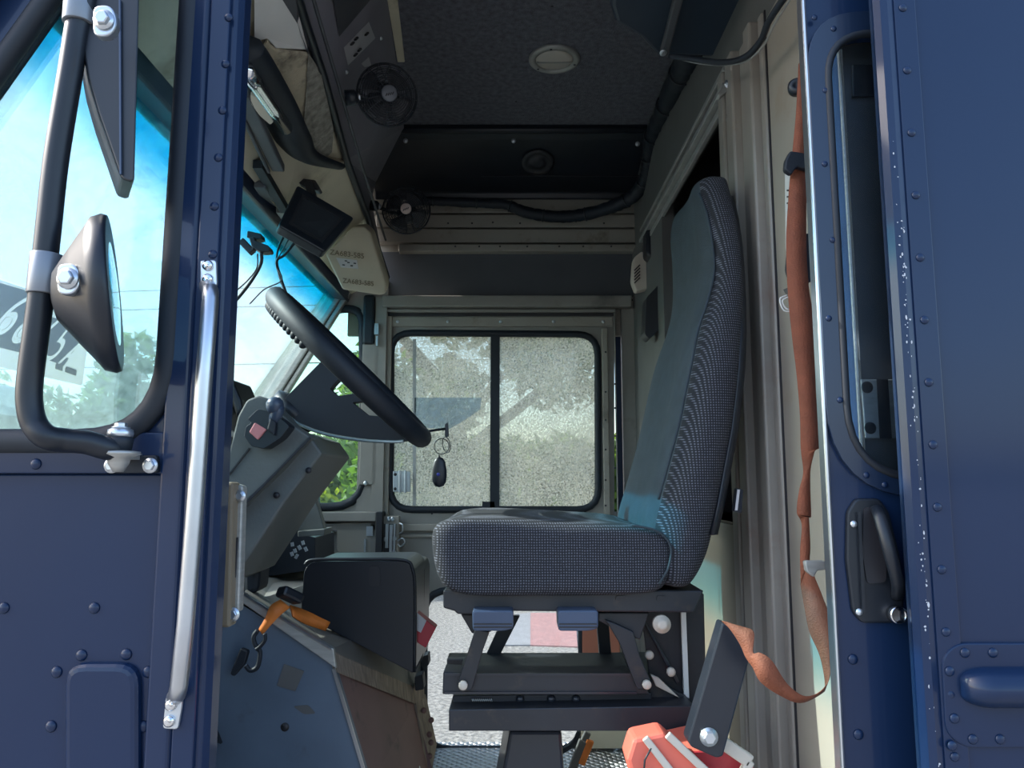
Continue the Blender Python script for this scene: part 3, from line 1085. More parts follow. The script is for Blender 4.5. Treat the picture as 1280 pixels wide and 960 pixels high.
struct(m.build('wall_back', bpy.data.materials['olive_grey']), 'grey bulkhead end panel at the far wall')
m = MB(); m.bx(1.2, 1.22, 1.02, 3.05, ZF, ZC); struct(m.build('wall_back', 'maroon'), 'maroon cargo partition beyond the bulkhead')
m = MB(); m.bx(HX + .03, 2.4, YF + .0, YF + .05, ZF, ZC); struct(m.build('wall_right', 'darkgrey'), 'dark far wall of the cargo area')
m = MB(); m.bx(HX, 2.4, 1.02, 3.05, ZC, ZC + .03); struct(m.build('ceiling', 'darkgrey'), 'dark cargo ceiling')
m = MB(); m.bx(-1.3, 2.4, YF + .06, YF + .09, ZC - .2, ZC + .05); m.bx(.42, 2.4, YF + .05, YF + .08, .3, ZC); m.bx(-.6, .6, YF + .05, YF + .08, 2.12, ZC)
struct(m.build('wall_right', 'navy'), 'outer skin of the far side')

# ================================================================== DRIVER SEAT
SY = 1.605
seat = thing('driver_seat', (.1, SY, ZF), 'driver seat with tweed sides and slate front on a black suspension base', 'seat')


def P2(u, v, Y):
    p = at(u, v, Y)
    return p.x, p.z


# backrest: loft of rounded sections; front (near edge) and back profile
fr_ = [(824, 738, 1.345), (822, 722, 1.335), (816, 690, 1.33), (812, 660, 1.33), (822, 625, 1.34), (833, 585, 1.34), (848, 530, 1.34), (856, 490, 1.34), (864, 453, 1.34), (873, 407, 1.35), (884, 375, 1.365), (893, 337, 1.38), (891, 300, 1.39), (884, 262, 1.41), (874, 236, 1.43), (873, 222, 1.45), (874, 217, 1.46)]
bk_ = [(862, 744, 1.345), (880, 731, 1.335), (899, 702, 1.33), (908, 670, 1.33), (917, 630, 1.34), (925, 585, 1.34), (934, 537, 1.34), (939, 495, 1.34), (943, 455, 1.34), (944, 412, 1.35), (943, 375, 1.365), (941, 340, 1.38), (938, 305, 1.39), (932, 268, 1.41), (924, 240, 1.43), (918, 222, 1.45), (916, 217, 1.46)]
secs = []
for (uf, vf, yf), (ub, vb, yb) in zip(fr_, bk_):
    xf, zf = P2(uf, vf, yf)
    xb, zb = P2(ub, vb, yb)
    hw = SY - yf
    secs.append((xf, zf, xb, zb, hw))
# far side of front face is flatter; ring: bolstered section
vs, fs, mi = [], [], []
NS = []
for (xf, zf, xb, zb, hw) in secs:
    ring = []
    d = V((xb - xf, 0, zb - zf))
    def pt(t, s):
        return V((xf, SY, zf)) + d * t + V((0, s * hw, 0))
    # t: 0 front .. 1 back ; s -1 near .. 1 far
    for t, s in ((.10, -.86), (.0, -.60), (.10, -.3), (.13, 0), (.10, .3), (.0, .60), (.10, .86), (.3, .985), (.55, 1.0), (.8, .96), (.95, .8), (1, .4), (1.0, 0), (1, -.4), (.95, -.8), (.8, -.96), (.55, -1.0), (.3, -.985)):
        ring.append(pt(t, s))
    NS.append(len(ring)); vs.append(ring)
m = MB()
n = NS[0]
flat = [p for r in vs for p in r]
F_ = []
for i in range(len(vs) - 1):
    for k in range(n):
        l = (k + 1) % n
        F_.append((i * n + k, i * n + l, (i + 1) * n + l, (i + 1) * n + k))
m.add(flat, F_, 0, True)
for idx in range(len(F_)):
    k = idx % n
    m.mi[idx] = 1 if k in (0, 1, 2, 3, 4, 5) else 0
top = len(m.v) - n
c = sum(m.v[top:], V()) / n + V((0, 0, .008))
m.v.append(c)
for k in range(n):
    m.f.append([top + k, top + (k + 1) % n, len(m.v) - 1]); m.mi.append(1 if k in (0, 1, 2, 3, 4, 5) else 0); m.sm.append(True)
m.f.append(list(reversed(range(n)))); m.mi.append(0); m.sm.append(True)
bk = m.build('backrest', ['tweed', 'smooth'], seat, sub=2)
m = MB()
sm_pts = [fr_[i] for i in range(4, 15)]
L = spline([P for P in [V((at(u, v, y).x + .006, y + .026, at(u, v, y).z)) for u, v, y in sm_pts]], 4)
m.tube(L, .0028, 6); part(m.build('piping', 'smooth', bk), 'piping along the bolster seam')
# rear shell
m = MB()
sh = []
for (xf, zf, xb, zb, hw) in secs[3:15]:
    sh.append((xb, zb, hw))
vs = []
for xb, zb, hw in sh:
    for (dx_, s) in ((-.02, -.93), (-.006, -.88), (.002, -.6), (.004, 0), (.002, .6), (-.006, .88), (-.02, .93)):
        vs.append(V((xb + dx_, SY + s * hw, zb)))
fs = []
for i in range(len(sh) - 1):
    for k in range(6):
        fs.append((i * 7 + k, i * 7 + k + 1, i * 7 + k + 8, i * 7 + k + 7))
m.add(vs, fs, 0, True)
o = m.build('back_shell', 'black', seat); s_ = o.modifiers.new('s', 'SOLIDIFY'); s_.thickness = .006

# cushion: profile in X-Z swept over Y with rounded near/far edges
cp = [(537, 690), (535, 668), (541, 654), (560, 647), (610, 645), (680, 648), (740, 652), (790, 655), (825, 660), (842, 672), (848, 690), (846, 712), (840, 732), (828, 744), (790, 748), (700, 750), (600, 750), (556, 745), (541, 722)]
YC0 = 1.335
base = [at(u, v, YC0) for u, v in cp]
cc = sum(base, V()) / len(base)
vs, fs = [], []
lay = [(0.0, .80), (.0, .90), (.012, .965), (.035, .995), (.075, 1.0), (.27, 1.0), (.465, 1.0), (.505, .99), (.53, .955), (.54, .9), (.54, .8)]
for dy, s in lay:
    for p in base:
        q = cc + (p - cc)
        dd = p - cc
        L_ = dd.length
        k = 1 - (1 - s) * .06 / max(L_, .03) * 3
        top = .006 * math.sin(min(1, max(0, dy / .54)) * PI) if dd.z > 0 else 0
        vs.append(V((cc.x + dd.x * k, YC0 + dy, cc.z + dd.z * k - top)))
n = len(base)
for i in range(len(lay) - 1):
    for k in range(n):
        l = (k + 1) % n
        fs.append((i * n + k, i * n + l, (i + 1) * n + l, (i + 1) * n + k))
fs.append(tuple(range(n))); fs.append(tuple(reversed(range((len(lay) - 1) * n, len(lay) * n))))
m = MB(); m.add(vs, fs, 0, True)
cu = m.build('cushion', 'tweed', seat, sub=1)
# seam curve on the side of the seat
m = MB(); m.tube(spline([at(790, 656, 1.333), at(822, 664, 1.331), (at(838, 682, 1.330)), at(836, 708, 1.330), at(824, 730, 1.333)], 6), .0022, 6)
m.build('piping', 'smooth', cu)
# recline knob dark + tag
m = MB(); m.prism(pts([(921, 610), (930, 612), (928, 642), (918, 640)], 1.37), (0, .02, 0)); m.build('recliner_cover', 'blackmetal', seat, bevel=.003)
m = MB(); m.prism(pts([(922, 612), (925, 612), (922, 638), (919, 638)], 1.368), (0, .003, 0)); m.build('tag', 'paperdim', seat)

# seat pan
def spr(lst, Y, th, name, mt, par=seat, bevel=.002, lab=None):
    mb = MB(); mb.prism(pts(lst, Y), (0, th, 0))
    o = mb.build(name, mt, par, bevel=bevel)
    if lab: part(o, lab)
    return o
m = MB()
m.prism(pts([(554, 738), (880, 738), (868, 766), (640, 764), (600, 768), (572, 768), (568, 764), (554, 760)], 1.37), (0, .47, 0))
pan = m.build('seat_pan', 'blackmat', seat, bevel=.003)
m = MB()
for u in (776, 827): m.prism(rnd(pts([(u - 6, 745), (u + 6, 745), (u + 6, 751), (u - 6, 751)], 1.367), .003, 3), (0, .004, 0))
m.many('slot', 'ink', pan)
# adjustment paddles
for i, (a, b, c) in enumerate(((590, 642, 583), (697, 748, 697))):
    m = MB()
    m.prism(rnd(pts([(a, 763), (b, 763), (b, 786), (b - 12, 789), (a + 1, 789)], 1.33), .006, 3), (0, .05, 0))
    pd = m.build('lever_paddle', 'pad', seat, bevel=.003)
    part(pd, ('front' if i == 0 else 'rear') + ' blue-grey lever paddle')
    m = MB()
    for v in (780, 784): m.bar(at(a + 2, v, 1.3295), at(b - 2, v, 1.3295), .002, .0015, up=(0, 1, 0))
    m.many('groove', 'ink', pd)
# scissor arms (near pair and far pair)
for Y, mt in ((1.385, 'blackmat'), (1.79, 'blackmat')):
    spr([(594, 786), (612, 790), (604, 812), (590, 862), (576, 866), (571, 856), (585, 815)] if Y < 1.5 else [(630, 770), (650, 770), (622, 825), (605, 825)], Y, .02, 'scissor_arm', mt)
    spr([(770, 780), (792, 790), (800, 820), (813, 850), (810, 862), (797, 862), (788, 840), (775, 805), (757, 775)] if Y < 1.5 else [(745, 765), (760, 765), (765, 825), (750, 825)], Y, .02, 'scissor_arm', mt)
spr([(576, 768), (612, 768), (614, 790), (590, 792)], 1.42, .03, 'arm_bracket', 'blackmat')
spr([(748, 766), (812, 766), (800, 800), (775, 790), (748, 776)], 1.40, .05, 'arm_bracket', 'blackmat')
m = MB()
for u, v in ((579, 856), (808, 855)): m.lathe(at(u, v, 1.383), (0, -1, 0), [(.008, 0), (.008, .006), (.006, .008)], 18)
for u, v in ((826, 779),): m.lathe(at(u, v, 1.383), (0, -1, 0), [(.0155, 0), (.0155, .012), (.009, .013), (.009, .018), (.004, .018)], 24)
for u, v in ((838, 839), (811, 818)): m.lathe(at(u, v, 1.44), (0, -1, 0), [(.008, 0), (.008, .008), (.004, .01)], 18)
part1(m.many('pivot_bolt', 'whitepl', seat), 'pale steel pivot bolts')
# rails and base
m = MB(); a, b = at(559, 822, 1.75), at(800, 840, 1.75); m.bx(a.x, b.x + .1, 1.74, 1.80, b.z, a.z); m.build('rear_rail', 'blackmat', seat, bevel=.003)
spr([(554, 840), (605, 842), (800, 842), (812, 868), (553, 868)], 1.40, .06, 'front_rail', 'blackmat')
spr([(566, 870), (815, 866), (815, 886), (566, 886)], 1.43, .30, 'slide_housing', 'blackmat')
m = MB()
for v in (843, 866): m.bar(at(556, v, 1.398), at(796, v, 1.398), .004, .003, up=(0, 1, 0))
m.many('rail_lip', 'blackmetal', seat)
m = MB()
m.tube([at(590 + i * 1.2, 875 + (1.6 if i % 2 else -1.6), 1.425) for i in range(22)], .0018, 6)
m.build('spring', 'alu_dull', seat)
m = MB()
for u in (650, 689, 720): m.dome(at(u, 874, 1.428), (0, -1, 0), .008, .006)
m.many('stud', 'blackmetal', seat)
spr([(561, 887), (868, 882), (868, 914), (561, 914)], 1.385, .42, 'base_box', 'blackmat', lab='wide black base box')
m = MB()
a, b = at(637, 914, 1.45), at(702, 914, 1.45)
z1 = a.z
m.add([V((a.x, 1.45, z1)), V((b.x, 1.45, z1)), V((b.x, 1.70, z1)), V((a.x, 1.70, z1)), V((a.x - .10, 1.40, ZF)), V((b.x + .03, 1.40, ZF)), V((b.x + .03, 1.78, ZF)), V((a.x - .10, 1.78, ZF))],
      [(0, 1, 2, 3), (7, 6, 5, 4), (0, 4, 5, 1), (1, 5, 6, 2), (2, 6, 7, 3), (3, 7, 4, 0)])
m.build('pedestal', 'blackmetal', seat, bevel=.006)
# dark side plates at the rear of the suspension
spr([(800, 764), (880, 742), (884, 905), (852, 905), (812, 850), (806, 800)], 1.47, .012, 'side_plate', 'blackmat', lab='dark plate at the back of the suspension')
m = MB(); m.bar(at(853, 742, 1.46), at(858, 877, 1.46), .009, .008, up=(0, 1, 0)); m.build('upright_rod', 'paper', seat)
spr([(800, 770), (806, 775), (850, 852), (846, 856)], 1.455, .01, 'brace', 'blackmetal')
spr([(814, 844), (870, 880), (876, 893), (866, 900), (812, 872)], 1.44, .02, 'slide_brace', 'blackmat')
spr([(813, 843), (824, 848), (850, 873), (820, 858)], 1.43, .01, 'tongue', 'whitepl')
# tether loops hanging below
m = MB(); m.tube(spline([at(724, 915, 1.9), at(716, 930, 1.9), at(700, 940, 1.9), at(678, 943, 1.9)], 6), .006, 8)
m.build('hose_loop', 'rubber', seat)

# ================================================================== BELT BRACKET, BELT, TOOLBOX
br = thing('belt_anchor', at(880, 940, 1.20), 'slanted black steel belt anchor plate with a big bolt beside the seat base', 'bracket')
m = MB()
m.prism(rnd(pts([(903, 778), (938, 792), (944, 798), (904, 946), (896, 948), (864, 934), (860, 926)], 1.20), .004, 3), (0, .035, 0))
m.build('plate', 'blackmetal', br, bevel=.004)
m = MB(); m.hexbolt(at(886, 921, 1.198), (0, -1, 0), .0095); m.many('bolt', 'zinc', br)

belt = MB()
LR = [((908, 778), (902, 777)), ((928, 783), (912, 786)), ((942, 790), (925, 806)), ((941, 815), (932, 822)), ((950, 816), (941, 835)), ((965, 826), (950, 852)), ((985, 856), (972, 868)), ((1008, 871), (1000, 879)), ((1030, 861), (1026, 868)), ((1039, 835), (1032, 857)), ((1037, 775), (1025, 820)), ((1028, 745), (1012, 790)), ((1018, 720), (1006, 760)), ((1012, 700), (1001, 730))]
Yb = 1.13
n = len(LR)
def bY(i): return 1.165 - .05 * math.sin(i / (n - 1) * PI)
Ls = spline([at(a[0], a[1], bY(i)) for i, (a, b) in enumerate(LR)], 5)
Rs = spline([at(b[0], b[1], bY(i) + .006) for i, (a, b) in enumerate(LR)], 5)
belt.ribbon(Ls, Rs, .0012)
sbt = tag(belt.build('seat_belt', 'orange'), 'looped faded orange seat belt webbing hanging beside the door edge', 'seat belt')
m = MB()
LR = [((1001, 730), (1012, 700)), ((1000, 690), (1013, 680)), ((1002, 655), (1011, 640)), ((996, 640), (1014, 645)), ((999, 612), (1013, 590)), ((1004, 590), (1020, 560)), ((1001, 560), (1024, 560)), ((1000, 520), (1024, 540)), ((996, 470), (1020, 490)), ((990, 420), (1018, 425)), ((986, 380), (1017, 395)), ((984, 350), (1012, 365)), ((983, 320), (1009, 330)), ((983, 290), (1008, 290)), ((986, 240), (1008, 235)), ((989, 205), (1008, 190)), ((995, 140), (1010, 120)), ((998, 80), (1009, 65))]
Ls = spline([at(a[0], a[1], 1.145 - .0006 * i) for i, (a, b) in enumerate(LR)], 5)
Rs = spline([at(b[0], b[1], 1.141 - .0006 * i) for i, (a, b) in enumerate(LR)], 5)
m.ribbon(Ls, Rs, .0012)
m.build('belt_webbing', 'orange', sbt)
rt = tag(MB().prism(rnd(pts([(988, 188), (1012, 192), (1012, 212), (996, 208), (990, 218), (981, 212), (982, 200)], 1.12), .004, 3), (0, .012, 0)).build('belt_guide', 'rubber', bevel=.003), 'small black belt guide loop high on the cream bulkhead panel', 'belt guide')
tag(MB().prism(rnd(pts([(995, 300), (1012, 290), (1016, 352), (1000, 354), (992, 330)], 1.15), .005, 3), (0, .04, 0)).build('belt_retractor', 'black', bevel=.004), 'black belt retractor housing behind the orange webbing', 'retractor')
tag(MB().lathe(at(996, 111, 1.16), (-.4, -1, 0), [(.014, 0), (.014, .01), (.009, .016), (.004, .012)], 20).build('round_cap', 'black'), 'round black cap at the top of the bulkhead panel', 'cap')
m = MB(); m.prism([atx(u, v, HX - .004) for u, v in [(981, 218), (996, 196), (1000, 360), (990, 372), (982, 310)]], (.003, 0, 0))
pp = tag(m.build('paper_notice', 'paper'), 'white notice partly hidden behind the orange belt', 'notice')
m = MB()
for v in range(238, 262, 8): m.bar(atx(984, v, HX - .005), atx(986, v, HX - .005), .002, .003)
m.build('print', 'ink', pp)
m = MB(); m.prism([atx(u, v, HX - .003) for u, v in [(979, 362), (988, 358), (986, 372), (981, 366)]], (.002, 0, 0)); tag(m.build('tape_scrap', 'tape'), 'dark torn tape scrap on the panel by the belt', 'tape')
m = MB()
m.tube(spline([at(986, 371, 1.18), at(978, 376, 1.18), at(983, 386, 1.18), at(992, 384, 1.18)], 5), .0013, 6)
m.tube(spline([at(984, 369, 1.18), at(975, 374, 1.18), at(980, 388, 1.18), at(992, 389, 1.18)], 5), .0013, 6)
tag(m.build('wire_clip', 'paper'), 'small pale wire clip on the panel left of the belt', 'clip')
m = MB(); m.prism(rnd(pts([(1006, 701), (1032, 701), (1032, 713), (1022, 713), (1018, 722), (1008, 714)], 1.10), .003, 3), (0, .01, 0))
part(m.build('latch_hook', 'alu_dull', dr, bevel=.002), 'grey latch hook sticking out of the door edge')
m = MB()
for k in range(7): m.bar(atx(983, 175 + k * 8, HX - .002) if False else V((HX - .003, 1.30 - .0 * k, 2.02 - .012 * k)), V((HX - .003, 1.22, 2.05 - .012 * k)), .003, .003)
tag(m.build('vent_grille', mat('dull_red_grille', (0.35, 0.12, 0.10), rough=.6)), 'dull red slanted grille high on the bulkhead panel', 'grille')

tb = thing('tool_box', at(860, 1010, 1.24), 'open red plastic tool box at the foot of the seat base', 'tool box')
m = MB()
A = pts([(792, 924), (830, 916), (905, 984), (900, 1010), (800, 1010), (784, 950)], 1.22)
m.prism(A, (0, .06, 0))
m.build('body', 'redfade', tb, bevel=.006)
m = MB()
m.bar(at(806, 922, 1.215), at(855, 985, 1.215), .011, .006, up=(0, 1, 0)); m.bar(at(834, 918, 1.215), at(905, 985, 1.215), .012, .006, up=(0, 1, 0))
part(m.build('rim', 'whitepl', tb, bevel=.002), 'pale worn rims')
m = MB(); m.prism(pts([(840, 945), (905, 930), (945, 962), (950, 1010), (850, 1010)], 1.26), (0, .12, 0)); m.build('tray', 'redfade', tb, bevel=.005)
m = MB(); m.prism(pts([(862, 941), (925, 939), (935, 960), (890, 975)], 1.255), (0, .01, 0)); part(m.build('inside', 'darkred', tb), 'dark red inside')
m = MB()
m.bar(at(900, 926, 1.23), at(938, 952, 1.23), .02, .012, up=(0, 1, 0)); m.bar(at(938, 950, 1.23), at(918, 985, 1.23), .014, .012, up=(0, 1, 0))
part(m.build('handle', 'whitepl', tb, bevel=.003), 'cream bail handle')
m = MB(); m.tube([at(814, 935, 1.213), at(806, 950, 1.213), at(804, 975, 1.213)], .0015, 6); m.build('seam', 'ink', tb)

# brush under the seat
bs = thing('snow_brush', at(715, 960, 2.3), 'upright brush with an orange strip behind the seat pedestal', 'brush')
m = MB(); m.bar(at(735, 915, 2.3), at(728, 930, 2.3), .02, .012, up=(0, 1, 0)); m.bar(at(729, 925, 2.3), at(690, 1030, 2.3), .024, .015, up=(0, 1, 0)); m.build('back', 'tape', bs, bevel=.003)
m = MB(); m.bar(at(738, 925, 2.3), at(726, 955, 2.3), .022, .015, up=(0, 1, 0)); m.build('strip', 'orange2', bs, bevel=.002)

# ================================================================== ENGINE COVER, TRAY
ec = thing('engine_cover', (-.6, 2.0, ZF), 'blue-grey painted engine cover with brown rear face and scuffed edge trim', 'engine cover')
Yc = 1.62
front = pts([(140, 1010), (200, 790), (296, 748), (302, 743), (413, 812), (418, 838), (462, 985), (474, 1060)], Yc)
fr3 = [p.copy() for p in front]
br_ = V((.0, 0, 0))
m = MB()
m.prism(front, (0, .03, 0))
m.build('side_plate', 'coverblue', ec, bevel=.003)
# rear face turning away from the camera (towards the far door)
c1, c2, c3, c4 = at(413, 812, Yc + .005), at(418, 838, Yc + .005), at(462, 985, Yc + .005), at(474, 1060, Yc + .005)
d1, d2, d3, d4 = at(517, 868, 2.12), at(518, 880, 2.12), at(547, 985, 2.12), at(556, 1060, 2.12)
m = MB()
m.add([c2, c3, c4, d4, d3, d2], [(0, 1, 2, 3, 4, 5)])
m.add([p + V((-.03, 0, 0)) for p in (c2, c3, c4, d4, d3, d2)], [(5, 4, 3, 2, 1, 0)])
m.build('rear_plate', 'coverred', ec)
# flange lip
m = MB()
def strip(a, b, c, d, t):
    t = V(t); m.add([a, b, c, d, a + t, b + t, c + t, d + t], [(0, 1, 2, 3), (7, 6, 5, 4), (0, 4, 5, 1), (1, 5, 6, 2), (2, 6, 7, 3), (3, 7, 4, 0)])
strip(c1 + V((.004, -.01, 0)), c2 + V((.004, -.01, 0)), at(519, 880, 2.10), at(517, 858, 2.10), (-.01, .01, 0))
strip(at(519, 880, 2.10), at(531, 872, 2.16), at(530, 850, 2.16), at(517, 858, 2.10), (-.01, .01, 0))
m.build('rear_flange', 'woodgrain', ec, bevel=.002)
m = MB()
strip(at(520, 878, 2.11), at(532, 868, 2.18), at(546, 930, 2.18), at(536, 985, 2.11), (-.02, .01, 0))
m.build('far_strip', 'woodgrain', ec)
# top cover + bright edge
m = MB()
m.prism([at(302, 743, Yc), at(413, 812, Yc), at(517, 858, 2.10), at(526, 760, 2.7), at(420, 712, 2.7), at(330, 716, 2.4)], (0, 0, -.02))
m.build('top_plate', mat('grey_brown_cover_top', (.20, .185, .165), rough=.6, vary=.15), ec)
m = MB()
strip(at(296, 749, Yc - .012), at(303, 740, Yc - .012), at(417, 811, Yc - .012), at(420, 836, Yc - .012), (0, .012, .0))
m.build('edge_angle', 'alu_dull', ec, bevel=.002)
m = MB(); m.bar(at(417, 836, Yc - .006), at(466, 1000, Yc - .006), .006, .006, up=(0, 1, 0)); m.bar(at(302, 741, Yc - .014), at(414, 811, Yc - .014), .004, .004, up=(0, 1, 0))
m.build('bright_edge', 'alu', ec)
m = MB(); m.prism(pts([(355, 830), (380, 839), (369, 864), (346, 857)], Yc - .002), (0, .003, 0)); part(m.build('tape_patch', 'tape', ec), 'square of dull grey tape')
m = MB(); m.lathe(at(356, 909, Yc - .0015), (0, 1, 0), [(.0085, 0), (.0085, .003)], 20); m.build('hole', 'ink', ec)
m = MB()
m.prism(rnd(pts([(366, 883), (385, 881), (395, 892), (380, 893)], Yc - .001), .006), (0, .002, 0)); m.build('smudge', 'tape', ec)
m = MB()
for (u, v), Y in (((436, 880), 1.70), ((448, 926), 1.70), ((522, 958), 2.05), ((489, 927), 1.93), ((472, 916), 1.88)):
    a = at(u, v, Y); m.dome(a + V((.004, -.012, 0)), (1, -.3, 0), .006, .004)
m.many('screw', 'zinc', ec)
m = MB()
for u, v in ((536, 888), (545, 900), (543, 918), (545, 928), (543, 945)): m.dome(at(u - 6, v, 2.13), (0, -1, 0), .008, .008)
m.many('hex_nut', 'coverred', ec)
m = MB(); m.prism(rnd(pts([(525, 822), (535, 818), (536, 832), (527, 834)], 2.14), .004, 3), (0, .05, 0)); m.prism(rnd(pts([(518, 846), (528, 843), (530, 862), (519, 864)], 2.08), .004, 3), (0, .05, 0))
m.many('latch', 'rubber', ec, bevel=.003)
# tall duct strip at the left of the cover (floor plate)
m = MB(); m.prism(pts([(252, 900), (270, 915), (276, 930), (262, 925)], Yc - .02), (0, .01, 0)); tag(m.build('cable_tail', 'rubber'), 'short black cable tail by the door jamb in front of the engine cover', 'cable')

tr = thing('storage_tray', at(450, 838, 1.9), 'black moulded plastic console tray standing on the engine cover', 'tray')
m = MB()
Yt = 1.78
body = rnd(pts([(376, 768), (380, 712), (390, 702), (508, 701), (518, 712), (517, 842)], Yt), [.01, .02, .02, .04, .03, .006], 4)
m.prism(body, (0, .22, 0))
m.build('body', 'black', tr, bevel=.008, seg=3)
m = MB()
m.tube(spline([at(381, 706, Yt), at(392, 700, Yt), at(450, 699, Yt), at(504, 700, Yt), at(516, 712, Yt), at(519, 745, Yt), at(518, 840, Yt)], 5), .004, 8)
m.build('rim', 'black', tr)
m = MB(); m.prism(rnd(pts([(461, 708), (475, 708), (475, 733), (461, 733)], Yt - .003), .01, 4), (0, .004, 0)); part(m.build('recess', 'ink', tr), 'dark recessed slot')
m = MB(); m.prism(rnd(pts([(519, 700), (528, 702), (531, 712), (529, 820), (518, 842)], 1.98), .006, 3), (0, .12, 0)); m.build('end_pocket', 'black', tr, bevel=.004)
rp_ = thing('flare_pack', at(532, 806, 1.96), 'red and white carton poking out behind the black tray', 'carton')
m = MB(); m.prism(pts([(521, 766), (545, 785), (532, 810), (521, 803)], 1.80), (0, .04, 0)); m.build('box', 'darkred', rp_, bevel=.002)
m = MB(); m.prism(pts([(521, 766), (533, 776), (526, 791), (521, 788)], 1.798), (0, .003, 0)); m.build('white_panel', 'paperdim', rp_)

# orange strap
st = thing('ratchet_strap', at(350, 770, 1.58), 'orange strap with black buckle laid over the engine cover edge', 'strap')
m = MB()
m.ribbon(spline([at(350, 750, 1.60), at(338, 758, 1.585), at(332, 772, 1.58), at(324, 786, 1.58)], 6), spline([at(362, 760, 1.60), at(352, 768, 1.585), at(341, 779, 1.58), at(329, 793, 1.58)], 6), .004)
m.ribbon(spline([at(363, 756, 1.63), at(385, 764, 1.66), at(413, 778, 1.68)], 6), spline([at(367, 770, 1.62), at(382, 780, 1.65), at(407, 789, 1.68)], 6), .004)
m.build('webbing', 'orange2', st)
m = MB(); m.bar(at(350, 738, 1.59), at(375, 750, 1.62), .035, .022, up=(0, .3, 1)); m.build('buckle', 'black', st, bevel=.006)
hk = tag(MB().tube(spline([at(322, 788, 1.575), at(317, 796, 1.575), at(319, 806, 1.575), at(325, 815, 1.575), at(322, 833, 1.575), at(313, 838, 1.575), at(307, 832, 1.575)], 8), .0048, 8).tube(spline([at(331, 792, 1.572), at(331, 800, 1.572), at(325, 808, 1.572), at(320, 812, 1.572)], 6), .004, 8).build('wire_hook', 'rubber'), 'black curved wire hook hanging from the orange strap', 'hook')
m = MB(); m.prism(rnd(pts([(300, 810), (310, 814), (306, 830), (292, 846), (287, 843), (294, 826)], 1.59), .004, 3), (0, .015, 0)); tag(m.build('hook_handle', 'rubber', bevel=.003), 'black tapered handle hanging beside the curved hook', 'handle')

# latch rail behind the jamb
lr = thing('latch_rail', at(285, 785, 1.12), 'beige upright latch rail just inside the riveted jamb', 'latch rail')
m = MB(); m.prism(pts([(270, 602), (292, 603), (287, 785), (262, 784)], 1.12), (0, .03, 0)); m.build('face', mat('brown_beige', (.2, .16, .11), rough=.5), lr, bevel=.004)
m = MB(); m.prism(pts([(292, 604), (304, 608), (299, 765), (286, 768)], 1.14), (0, .02, 0)); m.build('side_rail', 'alu_dull', lr, bevel=.003)
m = MB(); m.prism(pts([(292, 672), (297, 672), (294, 722), (289, 722)], 1.136), (0, .005, 0)); m.many('slot', 'ink', lr)
m = MB(); m.hexbolt(at(291, 768, 1.13), (0, -1, 0), .007); m.hexbolt(at(300, 620, 1.136), (0, -1, 0), .006); m.many('bolt', 'zinc', lr)

# ================================================================== STEERING COLUMN, WHEEL, DASH
sc_ = thing('steering_column', at(330, 690, 1.6), 'grey plastic steering column shroud with stalk and hazard switch', 'steering column')
m = MB()
near = rnd(pts([(308, 500), (323, 494), (334, 498), (349, 513), (366, 532), (388, 546), (352, 586), (312, 624), (285, 655), (262, 650), (270, 600), (284, 574), (297, 520)], 1.47), .006, 3)
m.prism(near, (0, .06, 0)); m.build('shroud', 'colgrey', sc_, bevel=.006)
m = MB()
m.prism(pts([(360, 535), (388, 546), (403, 567), (356, 628), (318, 686), (292, 725), (258, 740), (262, 640)], 1.50), (0, .26, 0)); m.build('shroud_lower', 'colgrey', sc_, bevel=.005)
m = MB(); m.bar(at(388, 547, 1.468), at(308, 628, 1.468), .004, .004, up=(0, 1, 0)); m.bar(at(312, 560, 1.468), at(286, 594, 1.468), .003, .003, up=(0, 1, 0)); m.build('seam', 'ink', sc_)
m = MB()
for u, v in ((386, 588), (346, 619)): m.lathe(at(u, v, 1.496), (0, -1, 0), [(.006, 0), (.006, .004)], 14)
m.many('screw', 'ink', sc_)
m = MB()
m.prism(rnd(pts([(322, 511), (340, 515), (352, 524), (362, 533), (350, 548), (330, 561), (314, 558), (305, 545), (307, 533), (315, 528), (309, 524)], 1.43), .005, 3), (0, .05, 0))
hz = m.build('switch_housing', 'black', sc_, bevel=.005)
m = MB(); m.prism(pts([(318, 528), (333, 537), (322, 550), (311, 540)], 1.426), (0, .008, 0)); part(m.build('hazard_button', mat('washed_red_button', (.55, .2, .2), rough=.4), hz, bevel=.002), 'faded red hazard button')
m = MB(); m.tube([at(341, 530, 1.44), at(347, 514, 1.43), at(348, 508, 1.43)], .012, 12)
m.lathe(at(344, 510, 1.43), V((-.1, -.15, 1)), [(.004, -.012), (.014, -.006), (.0165, .004), (.0155, .012), (.010, .019), (.003, .021)], 20)
part(m.build('stalk_knob', mat('slate_knob', (.05, .07, .11), rough=.3), hz), 'rounded slate knob')
m = MB(); m.prism(pts([(337, 522), (345, 528), (343, 545), (333, 537)], 1.422), (0, .02, 0)); m.build('lever', 'rubber', hz, bevel=.003)

sw = thing('steering_wheel', at(437, 462, 1.62), 'large black steering wheel seen edge-on behind the seat', 'steering wheel')
A_, B_ = at(353, 376, 1.62), at(526, 547, 1.62)
C0 = (A_ + B_) / 2
R_ = (B_ - A_).length / 2
ax = (B_ - A_).normalized()
nrm_ = V((0, 1, 0)).cross(ax).normalized()
if nrm_.z < 0: nrm_ = -nrm_
yv = V((0, 1, 0))
rim = []
NR = 96
for i in range(NR):
    q = 2 * PI * i / NR
    rim.append(C0 + ax * R_ * math.cos(q) + yv * R_ * math.sin(q))
m = MB(); m.tube(rim, .0215, 14, True); m.build('rim', 'rubber', sw)
